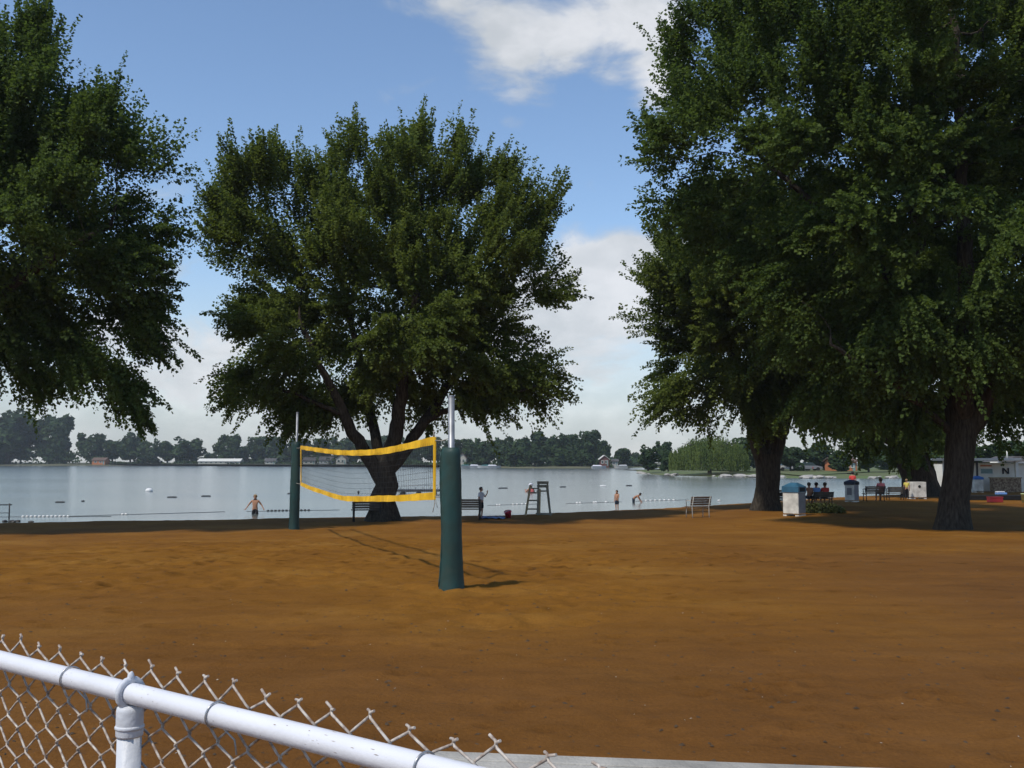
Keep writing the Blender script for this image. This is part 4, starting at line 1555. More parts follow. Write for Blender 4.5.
PITCHW, PITCHH = .097, .075
wires = MB()
rw = random.Random(12)
nw = int((S1 - S0) / (PITCHW / 2))
OFF = .0325
top_z = RZ + .050
for i in range(nw):
    sc0 = S0 + i * PITCHW / 2
    pts = []
    nz = int((top_z - .05) / (PITCHH / 2))
    ph = 1 if i % 2 == 0 else -1
    rt_ = random.Random(i // 2)
    jx, jz = rt_.uniform(-.006, .006), rt_.uniform(-.010, .008)   # shared by the two wires of a twisted tip
    for j in range(nz + 1):
        z = top_z - j * PITCHH / 2
        sgn = ph if j % 2 == 0 else -ph
        x = sc0 + sgn * (PITCHW / 4 + .003)
        o = .0035 * ph
        if j == 0:
            # knuckled, twisted tip standing above the rail
            x, z = sc0 + sgn * PITCHW / 4 + jx, z + jz
            e = rw.uniform(.6, 1.3)
            pts.append(along(x + sgn * .016 * e, z + rw.uniform(.002, .012) * e, OFF - o * 1.5))
            pts.append(along(x + sgn * .004, z + .003, OFF - o))
            pts.append(along(x - sgn * .005, z - .006, OFF + o))
            continue
        if z < .04:
            break
        if j == 1:
            x += jx * .4
            z += jz * .3
        pts.append(along(x - sgn * .006, z + .006, OFF + o))
        pts.append(along(x, z, OFF))
        pts.append(along(x - sgn * .006, z - .006, OFF - o))
    wires.tube(pts, .0027, 6)
wires.build('wire_mesh', MAT['wire'], fence)

# weathered timber beyond the fence
ta, tb = level(432, 750.5, .10), level(880, 767.5, .10)
td = (tb - ta).normalized()
tn = Vector((-td.y, td.x, 0))
tr_ = empty('timber_beam', (ta.x, ta.y, 0), math.atan2(td.y, td.x), 'grey weathered timber lying on the sand behind the fence', 'timber')
tm = MB()
Lt = (tb - ta).length + 1.2
tm.box((Lt / 2, -.07, .04), (Lt, .14, .12))
tm.build('board', MAT['timber'], tr_, bevel=.006)
tm = MB()
tm.box((Lt / 2, -.215, .036), (Lt, .14, .12))
tm.build('board', MAT['timber'], tr_, bevel=.006)

# ------------------------------------------------------------------ benches
def bench(name, label, base, rz, W, Hs, iron, slat, group='park benches on the beach', slim=False):
    """Seen from behind: +y of the bench is its back side."""
    r = empty(name, base, rz, label, 'bench', group)
    hs = Hs / .84
    seat, back = .43 * hs, .84 * hs
    for i in range(3):
        MB().box((0, -.30 + i * .14, seat), (W, .115, .03)).build('seat_slat', slat, r, bevel=.005)
    for i in range(4):
        z = seat + .09 + i * (back - seat - .12) / 3
        y = .02 + .10 * (z - seat) / (back - seat)
        MB().box((0, y, z), (W, .028, .078 * hs), Matrix.Rotation(R(-13), 3, 'X')).build('back_slat', slat, r, bevel=.005)
    for s in (-1, 1):
        x = s * (W / 2 - .08)
        rr = .016 if slim else .022
        mb = MB()
        mb.tube([(x, .07, -.06), (x, .05, seat * .5), (x, .045, seat), (x, .15, back)], rr, 8)
        mb.tube([(x, -.36, -.06), (x, -.34, seat * .6), (x, -.32, seat - .02), (x, .04, seat - .03)], rr, 8)
        mb.build('leg', iron, r)
        ar = MB()
        ar.tube([(x, -.33, seat), (x, -.36, seat + .22), (x, -.30, seat + .24), (x, .08, seat + .22)], rr, 8)
        ar.build('armrest', iron, r)
    return r


g1 = gp(367, 521.5)
k1 = px_size(g1.y)
bench('park_bench', 'dark bench at the left foot of the middle maple', g1, math.pi + .25, 30 * k1, 22 * k1, MAT['iron'], MAT['slat'])
g2 = gp(465, 520)
k2 = px_size(g2.y)
bench('park_bench', 'dark bench partly hidden by the near volleyball post', g2, math.pi - .05, 33 * k2, 20.5 * k2, MAT['iron'], MAT['slat'])
g3 = gp(700, 517.5)
k3 = px_size(g3.y)
bench('park_bench', 'pale framed brown bench alone left of the forked maple', g3, math.pi + .42, 24 * k3, 20.5 * k3, MAT['pale_iron'], MAT['slat_brown'], slim=True)
g4 = gp(823, 506)
k4 = px_size(g4.y)
bench('park_bench', 'dark bench behind the shrub where three bathers sit', g4, math.pi + .03, 21 * k4, 14 * k4, MAT['iron'], MAT['slat'])
g5 = gp(875, 501.5)
k5 = px_size(g5.y)
bench('park_bench', 'dark bench just right of the second white bin', g5, math.pi + .05, 21 * k5, 15 * k5, MAT['iron'], MAT['slat_brown'])
g6 = gp(896, 500)
k6 = px_size(g6.y)
bench('park_bench', 'dark bench beside the leaning trunk and square bin', g6, math.pi - .05, 17 * k6, 13 * k6, MAT['iron'], MAT['slat'])
g7 = gp(784, 510.5)
k7 = px_size(g7.y)
bench('park_bench', 'dark bench end showing between forked maple and blue lidded bin', g7, math.pi - 1.2, 20 * k7, 20 * k7, MAT['iron'], MAT['slat'])


# ------------------------------------------------------------------ bins
def bin_(label, base, rz, w, d, h, lid, hood_h, panel=None, body=None):
    r = empty('litter_bin', base, rz, label, 'bin', 'litter bins')
    t = MB()
    t.box((0, 0, h / 2 + .05), (w, d, h - .10))
    t.build('body', body or MAT['bin_white'], r, bevel=.012)
    sd = MB()
    sd.box((w / 2 + .006, 0, h / 2 + .05), (.010, d * .92, h * .86))
    sd.build('side_panel', MAT['bin_side'], r)
    ft = MB()
    for sx in (-1, 1):
        ft.box((sx * (w / 2 - .07), 0, .01), (.14, d, .09))
    ft.build('foot', body or MAT['bin_white'], r)
    if panel:
        MB().box((0, -d / 2 - .006, h * .62), (w * .5, .012, h * .42)).build('front_panel', panel, r)
    if lid:
        l = MB()
        hw, hd = w / 2 + .03, d / 2 + .03
        l.add([(-hw, -hd, h), (hw, -hd, h), (hw, hd, h), (-hw, hd, h), (-hw, -hd, h + hood_h * .6), (hw, -hd, h + hood_h * .6), (hw, hd, h + hood_h * .6), (-hw, hd, h + hood_h * .6),
               (-hw * .35, -hd * .2, h + hood_h), (hw * .35, -hd * .2, h + hood_h), (hw * .35, hd * .2, h + hood_h), (-hw * .35, hd * .2, h + hood_h)],
              [(3, 2, 1, 0), (0, 1, 5, 4), (1, 2, 6, 5), (2, 3, 7, 6), (3, 0, 4, 7), (4, 5, 9, 8), (5, 6, 10, 9), (6, 7, 11, 10), (7, 4, 8, 11), (8, 9, 10, 11)])
        lo = l.build('lid', lid, r, bevel=.006)
        MB().box((hw + .004, 0, h + hood_h * .30), (.008, d * .7, hood_h * .42)).build('opening', MAT['black'], lo)
    return r


q1 = gp(794.5, 516)
k = px_size(q1.y)
bin_('white litter bin with a faded blue hood nearest the forked maple', q1, R(-42), 16.5 * k, 15.5 * k, 23.5 * k, MAT['bin_blue'], 9.5 * k)
q2 = gp(852, 502)
k = px_size(q2.y)
bin_('white litter bin with dark lid and grey front panel further back', q2, R(-46), 10 * k, 9.5 * k, 17 * k, MAT['bin_dark'], 5 * k, MAT['bin_side'])
q3 = gp(917, 499)
k = px_size(q3.y)
b_ = bin_('square white box bin with round hole by the leaning trunk', q3, R(4), 14 * k, 12 * k, 17 * k, None, 0)
MB().tube([(0, -6.3 * k, 12.5 * k), (0, -6.0 * k, 12.5 * k)], 1.4 * k, 14).build('opening', MAT['black'], b_)


# ------------------------------------------------------------------ lifeguard chair
lg = gp(542, 515)
kl = px_size(lg.y)
u = lambda x, y, z: (x * kl, y * kl, z * kl)
lc = empty('lifeguard_chair', lg, 0, 'grey wooden lifeguard chair with a ladder at the waterline', 'lifeguard chair')
for (x, y, tx) in ((-4.5, -5, -3.5), (8.5, -5, 5), (-4.5, 6, -3.5), (8.5, 6, 5)):
    top = 33 if y < 0 else 27
    MB().bar(u(x, y, -2), u(tx, y * .6, top), 1.7 * kl, 1.7 * kl, (0, 1, 0)).build('leg', MAT['wood_grey'], lc)
for z0 in (32, 28.5):
    MB().box(u(.8, -3.4, z0), u(11.5, .9, 2.8)).build('back_board', MAT['wood_grey'], lc)
MB().box(u(.8, 0, 23.6), u(12, 8, 1.3)).build('seat', MAT['wood_grey'], lc)
for y in (-3.8, 3.8):
    MB().bar(u(-12.5, y, 26.5), u(-2.5, y, 26.0), 1.2 * kl, 1.0 * kl).build('armrest', MAT['wood_grey'], lc)
MB().box(u(2, -4.8, 1), u(16, 1.2, 1.4)).build('skid', MAT['wood_grey'], lc)
MB().box(u(2, 5.8, 1), u(16, 1.2, 1.4)).build('skid', MAT['wood_grey'], lc)
for y in (-4.2, 4.2):
    MB().bar(u(-16.5, y, -2), u(-11.5, y, 29.5), 2.0 * kl, 1.4 * kl, (0, 1, 0)).build('ladder_rail', MAT['wood_tan'], lc)
for z0, x0 in ((6, -15.3), (14.5, -14), (22, -12.8)):
    MB().box(u(x0 + 5.2, -4, z0), u(11.5, 1.0, 1.4)).build('step', MAT['wood_grey'], lc)
    MB().box(u(x0, 0, z0), u(1.8, 8, 1.1)).build('step', MAT['wood_grey'], lc)
MB().bar(u(-3.0, -4.6, 0), u(-2.4, -3.6, 26), 2.4 * kl, 1.2 * kl, (0, 1, 0)).build('ladder_rail', MAT['wood_tan'], lc)


# ------------------------------------------------------------------ people
BASE = dict(pelvis=(0, 0, .93), spine=(0, .0, 1.10), chest=(0, .0, 1.30), neck=(0, .01, 1.45), chin=(0, -.015, 1.54), head=(0, -.012, 1.62), crown=(0, 0, 1.70),
            shl=(.17, 0, 1.40), ell=(.22, .02, 1.12), wrl=(.23, -.04, .88), hal=(.23, -.06, .80),
            shr=(-.17, 0, 1.40), elr=(-.22, .02, 1.12), wrr=(-.23, -.04, .88), har=(-.23, -.06, .80),
            hil=(.09, 0, .88), knl=(.10, -.02, .50), anl=(.10, .02, .09), tol=(.11, -.13, .03),
            hir=(-.09, 0, .88), knr=(-.10, -.02, .50), anr=(-.10, .02, .09), tor=(-.11, -.13, .03))
RADI = dict(pelvis=.135, spine=.12, chest=.145, neck=.056, chin=.075, head=.098, crown=.06, shl=.062, ell=.042, wrl=.028, hal=.034, shr=.062, elr=.042, wrr=.028, har=.034,
            hil=.092, knl=.058, anl=.04, tol=.035, hir=.092, knr=.058, anr=.04, tor=.035)
BONES = [('pelvis', 'spine'), ('spine', 'chest'), ('chest', 'neck'), ('neck', 'chin'), ('chin', 'head'), ('head', 'crown'), ('chest', 'shl'), ('shl', 'ell'), ('ell', 'wrl'), ('wrl', 'hal'),
         ('chest', 'shr'), ('shr', 'elr'), ('elr', 'wrr'), ('wrr', 'har'), ('pelvis', 'hil'), ('hil', 'knl'), ('knl', 'anl'), ('anl', 'tol'), ('pelvis', 'hir'), ('hir', 'knr'), ('knr', 'anr'), ('anr', 'tor')]


def skin_mesh(name, J, bones, rad, mat, sub=2):
    names = []
    for a, b in bones:
        for q in (a, b):
            if q not in names:
                names.append(q)
    bm = bmesh.new()
    lay = bm.verts.layers.skin.verify()
    vs = {}
    for q in names:
        v = bm.verts.new(J[q])
        v[lay].radius = (rad[q], rad[q])
        v[lay].use_root = q == names[0]
        vs[q] = v
    for a, b in bones:
        bm.edges.new((vs[a], vs[b]))
    me = bpy.data.meshes.new(name + '_cage')
    bm.to_mesh(me)
    bm.free()
    o = bpy.data.objects.new(name, me)
    COL.objects.link(o)
    s = o.modifiers.new('skin', 'SKIN')
    s.use_smooth_shade = True
    m = o.modifiers.new('sub', 'SUBSURF')
    m.levels = m.render_levels = sub
    dg = bpy.context.evaluated_depsgraph_get()
    out = bpy.data.meshes.new_from_object(o.evaluated_get(dg))
    bpy.data.objects.remove(o)
    out.name = name
    out.materials.clear()
    out.materials.append(mat)
    out.polygons.foreach_set('use_smooth', [True] * len(out.polygons))
    return out


def person(label, loc, rz, height, pose, skin, hair=None, top=None, bottom=None, hat=None, hair_long=False, long_pants=False, sleeves=True):
    J = {k: Vector(v) for k, v in BASE.items()}
    for k, v in pose.items():
        J[k] = Vector(v)
    s = height / 1.72
    root = empty('person', loc, rz, label, 'person')
    me = skin_mesh('body', J, BONES, RADI, skin)
    body = link('body', me, root)
    body.scale = (s, s, s)
    # nose, ears and fingers join the body's own mesh
    bm = bmesh.new()
    bm.from_mesh(me)
    ax = (J['crown'] - J['chin']).normalized()
    fw = (Vector((0, -1, 0)) - ax * Vector((0, -1, 0)).dot(ax)).normalized()
    sd = ax.cross(fw)
    hc = J['head']
    ex = MB()
    ex.ball(hc + fw * .10 - ax * .01, .016, 8, 6, (1, 1.2, 1.4))
    ex.ball(hc + sd * .092, .022, 8, 6, (.5, .8, 1.3))
    ex.ball(hc - sd * .092, .022, 8, 6, (.5, .8, 1.3))
    for w_, h_, sg in (('wrl', 'hal', 1), ('wrr', 'har', -1)):
        d = (J[h_] - J[w_]).normalized()
        n = d.orthogonal().normalized()
        q = d.cross(n)
        for i, ln in enumerate((.062, .074, .078, .068)):
            o0 = J[h_] + q * ((i - 1.5) * .017)
            ex.tube([o0, o0 + d * ln * .6 + n * .006, o0 + d * ln + n * .018], [.009, .008, .006], 6)
        o0 = J[h_] - d * .03 + q * .03
        ex.tube([o0, o0 + q * .03 + d * .02, o0 + q * .036 + d * .05], [.011, .009, .007], 6)
    off = [bm.verts.new(v) for v in ex.v]
    for f in ex.f:
        try:
            nf = bm.faces.new([off[i] for i in f])
            nf.smooth = True
        except ValueError:
            pass
    bm.to_mesh(me)
    bm.free()
    if hair:
        h = MB()
        h.ball(hc + ax * .035 - fw * .018, .112, 14, 9, (1, 1, .98))
        if hair_long:
            h.ball(hc - ax * .05 - fw * .06, .10, 12, 8, (1, .7, 1.5))
        # keep the face free
        keep = [f for f in h.f if not (sum(((Vector(h.v[i]) - hc).dot(fw) for i in f)) / len(f) > .045 and sum(((Vector(h.v[i]) - hc).dot(ax) for i in f)) / len(f) < .06)]
        h.f, h.sm = keep, [True] * len(keep)
        o = h.build('hair', hair, root)
        o.scale = (s, s, s)
    if hat:
        h = MB()
        rot = Matrix((sd, -fw, ax)).transposed()
        prof = [(.17, .0), (.17, .012), (.115, .025), (.112, .07), (.09, .105), (.03, .118)]
        h.lathe(prof, (0, 0, 0), 16)
        h.v = [tuple(hc + ax * .035 + rot @ Vector(v)) for v in h.v]
        o = h.build('hat', hat, root)
        o.scale = (s, s, s)

    def cloth(name, bones, mat, grow, over=None):
        JJ = dict(J)
        rr = {k: RADI[k] * 1.06 + grow for k in RADI}
        if over:
            for k, (p, r_) in over.items():
                JJ[k] = p
                rr[k] = r_
        o = link(name, skin_mesh(name, JJ, bones, rr, mat), root)
        o.scale = (s, s, s)

    if bottom:
        lo = {}
        if long_pants:
            b = [('pelvis', 'hil'), ('hil', 'knl'), ('knl', 'anl'), ('pelvis', 'hir'), ('hir', 'knr'), ('knr', 'anr')]
        else:
            b = [('pelvis', 'hil'), ('hil', 'hl2'), ('pelvis', 'hir'), ('hir', 'hr2')]
            lo = {'hl2': (J['hil'].lerp(J['knl'], .86), .095), 'hr2': (J['hir'].lerp(J['knr'], .86), .095)}
        lo['waist'] = (J['pelvis'].lerp(J['spine'], .5), .138)
        b = b + [('pelvis', 'waist')]
        cloth('shorts' if not long_pants else 'trousers', b, bottom, .016, lo)
    if top:
        b = [('chest', 'spine'), ('spine', 'low'), ('chest', 'col'), ('chest', 'shl'), ('chest', 'shr')]
        lo = {'low': (J['spine'].lerp(J['pelvis'], .75), .145), 'col': (J['chest'].lerp(J['neck'], .75), .075)}
        if sleeves:
            b += [('shl', 'sl2'), ('shr', 'sr2')]
            lo['sl2'] = (J['shl'].lerp(J['ell'], .7), .066)
            lo['sr2'] = (J['shr'].lerp(J['elr'], .7), .066)
        cloth('shirt', b, top, .012, lo)
    return root


SEAT = dict(pelvis=(0, .06, .50), spine=(0, .10, .68), chest=(0, .09, .88), neck=(0, .06, 1.03), chin=(0, .03, 1.12), head=(0, .03, 1.20), crown=(0, .04, 1.28),
            shl=(.17, .07, .98), ell=(.21, -.02, .74), wrl=(.16, -.24, .62), hal=(.15, -.31, .60), shr=(-.17, .07, .98), elr=(-.21, -.02, .74), wrr=(-.16, -.24, .62), har=(-.15, -.31, .60),
            hil=(.09, .02, .49), knl=(.11, -.40, .50), anl=(.11, -.42, .09), tol=(.11, -.56, .03), hir=(-.09, .02, .49), knr=(-.11, -.40, .50), anr=(-.11, -.42, .09), tor=(-.11, -.56, .03))


def wade(px, py_water, head_py, frac):
    """Where a bather stands whose body crosses the water at (px, py_water); frac = share of the height above water."""
    p = level(px, py_water, WATER_Z)
    H = (at(px, head_py, p.y).z - WATER_Z) / frac
    return p, H


p, H = wade(255, 514, 495, .62)
person('bare chested boy wading with arms held out near buoy line', (p.x, p.y, WATER_Z - H * .38), .1, H,
       dict(ell=(.34, .04, 1.17), wrl=(.46, -.04, .98), hal=(.50, -.07, .92), elr=(-.36, .04, 1.18), wrr=(-.48, -.04, .98), har=(-.53, -.06, .92), knl=(.12, -.12, .5), anl=(.12, .0, .09)),
       MAT['skin'], MAT['hair_blond'], None, MAT['cloth_black'])
p = gp(481, 519)
H = 31 * px_size(p.y)
person('boy in white shirt and black shorts raising one hand beside bench', p, R(62), H,
       dict(ell=(.24, -.12, 1.20), wrl=(.17, -.30, 1.42), hal=(.15, -.32, 1.50), anr=(-.12, .12, .09), tor=(-.12, -.02, .03)), MAT['skin'], MAT['hair_dark'], MAT['cloth_white'], MAT['cloth_black'])
p = gp(531, 513)
H = 28.5 * px_size(p.y)
person('sunburnt person in white cap leaning on the lifeguard chair ladder', (p.x, p.y + .25, p.z), R(200), H,
       dict(ell=(.26, -.14, 1.22), wrl=(.22, -.32, 1.34), hal=(.20, -.38, 1.38), elr=(-.26, -.12, 1.2), wrr=(-.2, -.3, 1.3), har=(-.18, -.36, 1.33)), MAT['skin_dark'], MAT['hair_brown'], MAT['cloth_pink'], MAT['cloth_navy'], MAT['cloth_white'], sleeves=False)
p, H = wade(617, 509.5, 490.5, .90)
person('bare chested child standing ankle deep in dark shorts', (p.x, p.y, WATER_Z - H * .10), R(-40), H, dict(ell=(.2, -.05, 1.14), wrl=(.14, -.18, 1.05), hal=(.10, -.22, 1.04)),
       MAT['skin'], MAT['hair_brown'], None, MAT['cloth_navy'])
p, H = wade(633.5, 502.5, 491.5, .52)
person('bare chested child bending over to reach into the water', (p.x, p.y, WATER_Z - H * .36), R(75), H,
       dict(spine=(0, -.10, 1.06), chest=(0, -.30, 1.13), neck=(0, -.43, 1.20), chin=(0, -.52, 1.22), head=(0, -.57, 1.27), crown=(0, -.58, 1.34), shl=(.16, -.36, 1.14), shr=(-.16, -.36, 1.14),
            ell=(.2, -.50, .92), wrl=(.18, -.62, .74), hal=(.17, -.66, .68), elr=(-.2, -.48, .92), wrr=(-.18, -.58, .74), har=(-.17, -.62, .68)),
       MAT['skin_dark'], MAT['hair_dark'], None, MAT['cloth_navy'])
p = gp(758, 503.5)
H = 16 * px_size(p.y)
person('child in pink and white at the waterline left of forked maple', p, R(30), H,
       dict(spine=(0, -.04, 1.08), chest=(0, -.10, 1.26), neck=(0, -.14, 1.40), chin=(0, -.18, 1.49), head=(0, -.19, 1.57), crown=(0, -.19, 1.65), shl=(.17, -.10, 1.36), shr=(-.17, -.10, 1.36), ell=(.24, -.18, 1.1), wrl=(.14, -.34, 1.0), hal=(.1, -.38, .98)),
       MAT['skin_dark'], MAT['hair_blond'], MAT['cloth_white'], MAT['cloth_pink'])
for px, dy, lab, sk, hr, tp in [(811, 0, 'bare shouldered bather seated leftmost on the bench behind shrub', MAT['skin_dark'], MAT['hair_brown'], None),
                                (818.5, .05, 'person in light blue shirt seated mid bench behind the shrub', MAT['skin'], MAT['hair_dark'], MAT['cloth_blue']),
                                (827, 0, 'person in red shirt seated rightmost on bench behind shrub', MAT['skin_dark'], MAT['hair_brown'], MAT['cloth_red'])]:
    q = at(px, 500, g4.y - .15)
    sc = 14 * k4 / .84
    person(lab, (q.x, g4.y + .16 + dy * .5, g4.z), math.pi, 1.72 * max(.82, min(1.05, sc)), SEAT, sk, hr, tp, MAT['cloth_navy'])
q = gp(853, 496)
person('person with red top and dark hair behind the dark lidded bin', q, 2.8, 24 * px_size(q.y), {}, MAT['skin_dark'], MAT['hair_dark'], MAT['cloth_red'], MAT['cloth_navy'])
q = at(882, 500, g5.y)
person('person in pink shirt seated on bench right of second bin', (q.x, g5.y + .16, g5.z), math.pi, 1.55, SEAT, MAT['skin_dark'], MAT['hair_brown'], MAT['cloth_pink'], MAT['cloth_navy'])
q = gp(907, 499.5)
person('person in yellow shirt and black trousers beside the square bin', q, 2.9, 20 * px_size(q.y), {}, MAT['skin'], MAT['hair_blond'], MAT['cloth_yellow'], MAT['cloth_black'], long_pants=True)

# ------------------------------------------------------------------ things on the beach
tw = gp(492, 518.6)
kt = px_size(tw.y)
vs, fs = [], []
rt = random.Random(4)
for i in range(13):
    for j in range(6):
        vs.append((-13 * kt + 26 * kt * i / 12, -.45 + .9 * j / 5, .03 + .05 * rt.random() * (1 if 0 < i < 12 else .2)))
for i in range(12):
    for j in range(5):
        fs.append((i * 6 + j, (i + 1) * 6 + j, (i + 1) * 6 + j + 1, i * 6 + j + 1))
tb_ = MB().add(vs, fs, True).build('beach_towel', MAT['towel'], None, tw)
sm_ = tb_.modifiers.new('thick', 'SOLIDIFY')
sm_.thickness = .02
tag(tb_, 'crumpled blue beach towel on the sand beside the white shirted boy', 'towel')
rb = gp(508.5, 517.5)
kr = px_size(rb.y)
bk = empty('beach_bucket', (rb.x, rb.y, rb.z), .4, 'tipped red plastic bucket at the end of the blue towel', 'bucket')
m = MB().lathe([(2.5 * kr, 0), (3.6 * kr, 6.2 * kr), (3.9 * kr, 6.3 * kr), (3.9 * kr, 6.7 * kr), (3.3 * kr, 6.6 * kr), (2.3 * kr, .4 * kr)], (0, 0, 0), 18)
o = m.build('bucket_shell', MAT['red_plastic'], bk)
o.rotation_euler = (R(18), R(-16), 0)
o.location = (0, 0, .0)
hd = MB().tube([(3.8 * kr * math.cos(t), -1.0 * kr * math.sin(t), 6.3 * kr + 1.5 * kr * math.sin(t)) for t in np.linspace(0, math.pi, 12)], .3 * kr, 6).build('handle', MAT['cloth_white'], bk)
hd.rotation_euler = (R(18), R(-16), 0)

# low shrub by the bin
sb = gp(823, 513.5)
rng = np.random.default_rng(61)
ks = px_size(sb.y)
sh = empty('low_shrub', sb, 0, 'low spreading olive green shrub on the sand behind the bin', 'shrub')
P, C = lobe_points([(x * ks, y, .08, 9 * ks, .35, h * ks) for x, y, h in ((-14, 0, 8), (-8, .1, 9), (-2, -.05, 8.5), (4, .1, 9), (10, 0, 8), (15, .1, 6))], 2600, rng, .5)
P = P[P[:, 2] > .0]
nr = unit(rng.normal(size=P.shape) + np.array([0, 0, .5]))
t_ = unit(np.cross(nr, rng.normal(size=P.shape)))
s_ = np.cross(nr, t_)
L_ = rng.uniform(.03, .075, (len(P), 1))
V = np.stack([P - t_ * L_, P - s_ * L_ * .5, P + t_ * L_, P + s_ * L_ * .5], 1).reshape(-1, 3)
link('foliage', np_mesh('foliage', V, np.arange(len(V)).reshape(-1, 4), MAT['shrub'], False, [('tone', np.clip(rng.normal(size=len(P)) * .22 + .5, 0, 1), 'FACE')]), sh)
st = MB()
for k in range(14):
    x = rng.uniform(-16, 16) * ks
    st.tube([(x, 0, -.05), (x + rng.normal() * .06, rng.normal() * .1, .14), (x + rng.normal() * .12, rng.normal() * .2, .3)], [.012, .009, .005], 5)
st.build('stem', MAT['bark'], sh)

# folded blue beach chair at the waterline by the seated bathers
bc = gp(836, 497)
kb = px_size(bc.y)
c_ = empty('folding_chair', bc, .2, 'upright blue folding chair at the waterline right of seated bathers', 'chair')
MB().box((0, 0, 7.2 * kb), (3.2 * kb, .05, 6.5 * kb), Matrix.Rotation(R(-10), 3, 'X')).build('backrest', MAT['cloth_blue'], c_)
MB().box((0, -.2, 3.6 * kb), (3.2 * kb, .4, .05)).build('seat', MAT['cloth_blue'], c_)
for s in (-1, 1):
    MB().tube([(s * 1.7 * kb, .12, 0), (s * 1.7 * kb, -.38, 4 * kb)], .015, 6).build('leg', MAT['steel'], c_)
    MB().tube([(s * 1.7 * kb, -.38, 0), (s * 1.7 * kb, .02, 5 * kb), (s * 1.7 * kb, .14, 10.5 * kb)], .015, 6).build('leg', MAT['steel'], c_)

WET = []
for r_ in ROCKS:
    r_ = r_.copy()
    r_.materials.clear()
    r_.materials.append(MAT['wet_stone'])
    WET.append(r_)

# pipe rail at the left edge of the beach
rr_ = level(9, 519, WATER_Z)
kr = px_size(rr_.y)
ph = empty('pipe_railing', rr_, 0, 'thin grey pipe railing post at the left waterline', 'railing')
MB().tube([(0, 0, -.4), (0, 0, 15.5 * kr)], .028, 8).build('post', MAT['iron'], ph)
MB().tube([(.1, 0, 14 * kr), (-60 * kr, .3, 13.4 * kr)], .022, 8).build('rail', MAT['iron'], ph)
MB().tube([(0, 0, 6 * kr), (-60 * kr, .3, 5.5 * kr)], .012, 8).build('rail', MAT['iron'], ph)
for px, py, s in [(5, 522, .9), (12, 522.3, 1.0), (18, 521.8, .8), (31, 522.4, .7)]:
    q = level(px, py, WATER_Z)
    o = link('shore_stone', WET[int(px) % 4], None, (q.x, q.y, WATER_Z + .02), px)
    o.scale = (.36 * s, .26 * s, .24 * s)
    tag(o, 'dark wet stone at the foot of the pipe railing post', 'stone', 'stones by the railing')


# ------------------------------------------------------------------ buoys and floats
def float_mesh(r, mat, kind):
    if kind == 'ball':
        return MB().ball((0, 0, r * .25), r, 12, 8, (1.25, 1.0, .9)).mesh('lane_float', mat)
    mb = MB()
    mb.lathe([(r * .4, -r), (r * .95, -r * .7), (r, 0), (r * .95, r * .7), (r * .4, r)], (0, 0, 0), 12)
    me = mb.mesh('lane_float', mat)
    me.transform(Matrix.Rotation(R(90), 4, 'Y'))
    return me


FM_W = float_mesh(1.0, MAT['float_white'], 'cyl')
FM_D = float_mesh(1.0, MAT['float_dark'], 'cyl')


def float_line(pts, group, label, mesh, size_px, rope_extra=0):
    ws = [level(px, py, WATER_Z) for px, py in pts]
    for w in ws:
        o = link('lane_float', mesh, None, (w.x, w.y, WATER_Z + .02), .1)
        s = size_px * px_size(w.y)
        o.scale = (s, s * .8, s * .8)
        tag(o, label, 'float', group)
    a, b = ws[0], ws[-1]
    e = (b - a).normalized() * rope_extra
    r = MB().tube([a - e, *ws, b + e * 1.5], .018, 5).build('float_rope', MAT['float_dark'])
    tag(r, 'dark rope through the floats: ' + group, 'rope')


float_line([(23 + 4.1 * k, 517.0 - .02 * k) for k in range(12)], 'float line at the left waterline', 'white float of the short line at the left waterline', FM_W, 1.35, 1.2)
float_line([(122.5, 514.8), (126, 514.7)], 'float pair left of the wading boy', 'white float of the pair left of the wading boy', FM_W, 1.3, 3.0)
float_line([(268 + 3.7 * k, 511.2 - .06 * k) for k in range(12)], 'float line behind the left volleyball post', 'dark float of the line behind the left volleyball post', FM_D, 1.3, 1.0)
float_line([(497, 505.2), (499.5, 505.1), (513, 504.8), (517, 504.7), (522, 504.5), (526, 504.4)], 'float line left of the lifeguard chair', 'small pale float of the line left of the lifeguard chair', FM_W, 1.0, .6)
float_line([(577, 503.3), (580, 503.2), (594, 502.8), (596, 502.7), (606, 502.4)], 'float line right of the lifeguard chair', 'white float of the line right of the lifeguard chair', FM_W, 1.25, .8)
float_line([(646 + 4.6 * k, 501.0 - .12 * k) for k in range(7)], 'float line right of the bending child', 'white float of the line right of the bending child', FM_W, 1.15, .8)
bl = link('marker_buoy', float_mesh(1.0, MAT['float_white'], 'ball'), None, (0, 0, 0))
q = level(149, 491.5, WATER_Z)
bl.location = q
bl.scale = (3.0 * px_size(q.y),) * 3
tag(bl, 'large white marker buoy out on the left water', 'buoy')
for px, py, n, lab in [(60, 502.5, 3, 'dark swim float nearest the pipe railing'), (83, 501.5, 1, 'single dark float right of the nearest left float'), (172, 497.5, 3, 'long dark float left of two above the wading boy'),
                       (206, 496.5, 3, 'long dark float right of two above the wading boy'), (289, 494, 1, 'small dark float left of the left volleyball post'), (503, 488.5, 3, 'long dark float above the red bucket'),
                       (563, 487.3, 2, 'dark float right of the lifeguard chair top'), (603, 486.2, 2, 'pale float above the standing child'), (629, 486, 2, 'dark float above the bending child'),
                       (719, 501, 1, 'small dark float right of the lone pale bench')]:
    q = level(px, py, WATER_Z)
    o = link('swim_float', FM_W if 'pale' in lab else FM_D, None, (q.x, q.y, WATER_Z + .03), .05)
    s = px_size(q.y)
    o.scale = (s * 1.6 * n, s * .9, s * .8)
    tag(o, lab, 'float')
q = level(358.5, 493.5, WATER_Z)
hb = link('swim_float', FM_D, None, (q.x, q.y, WATER_Z + .1), 0)
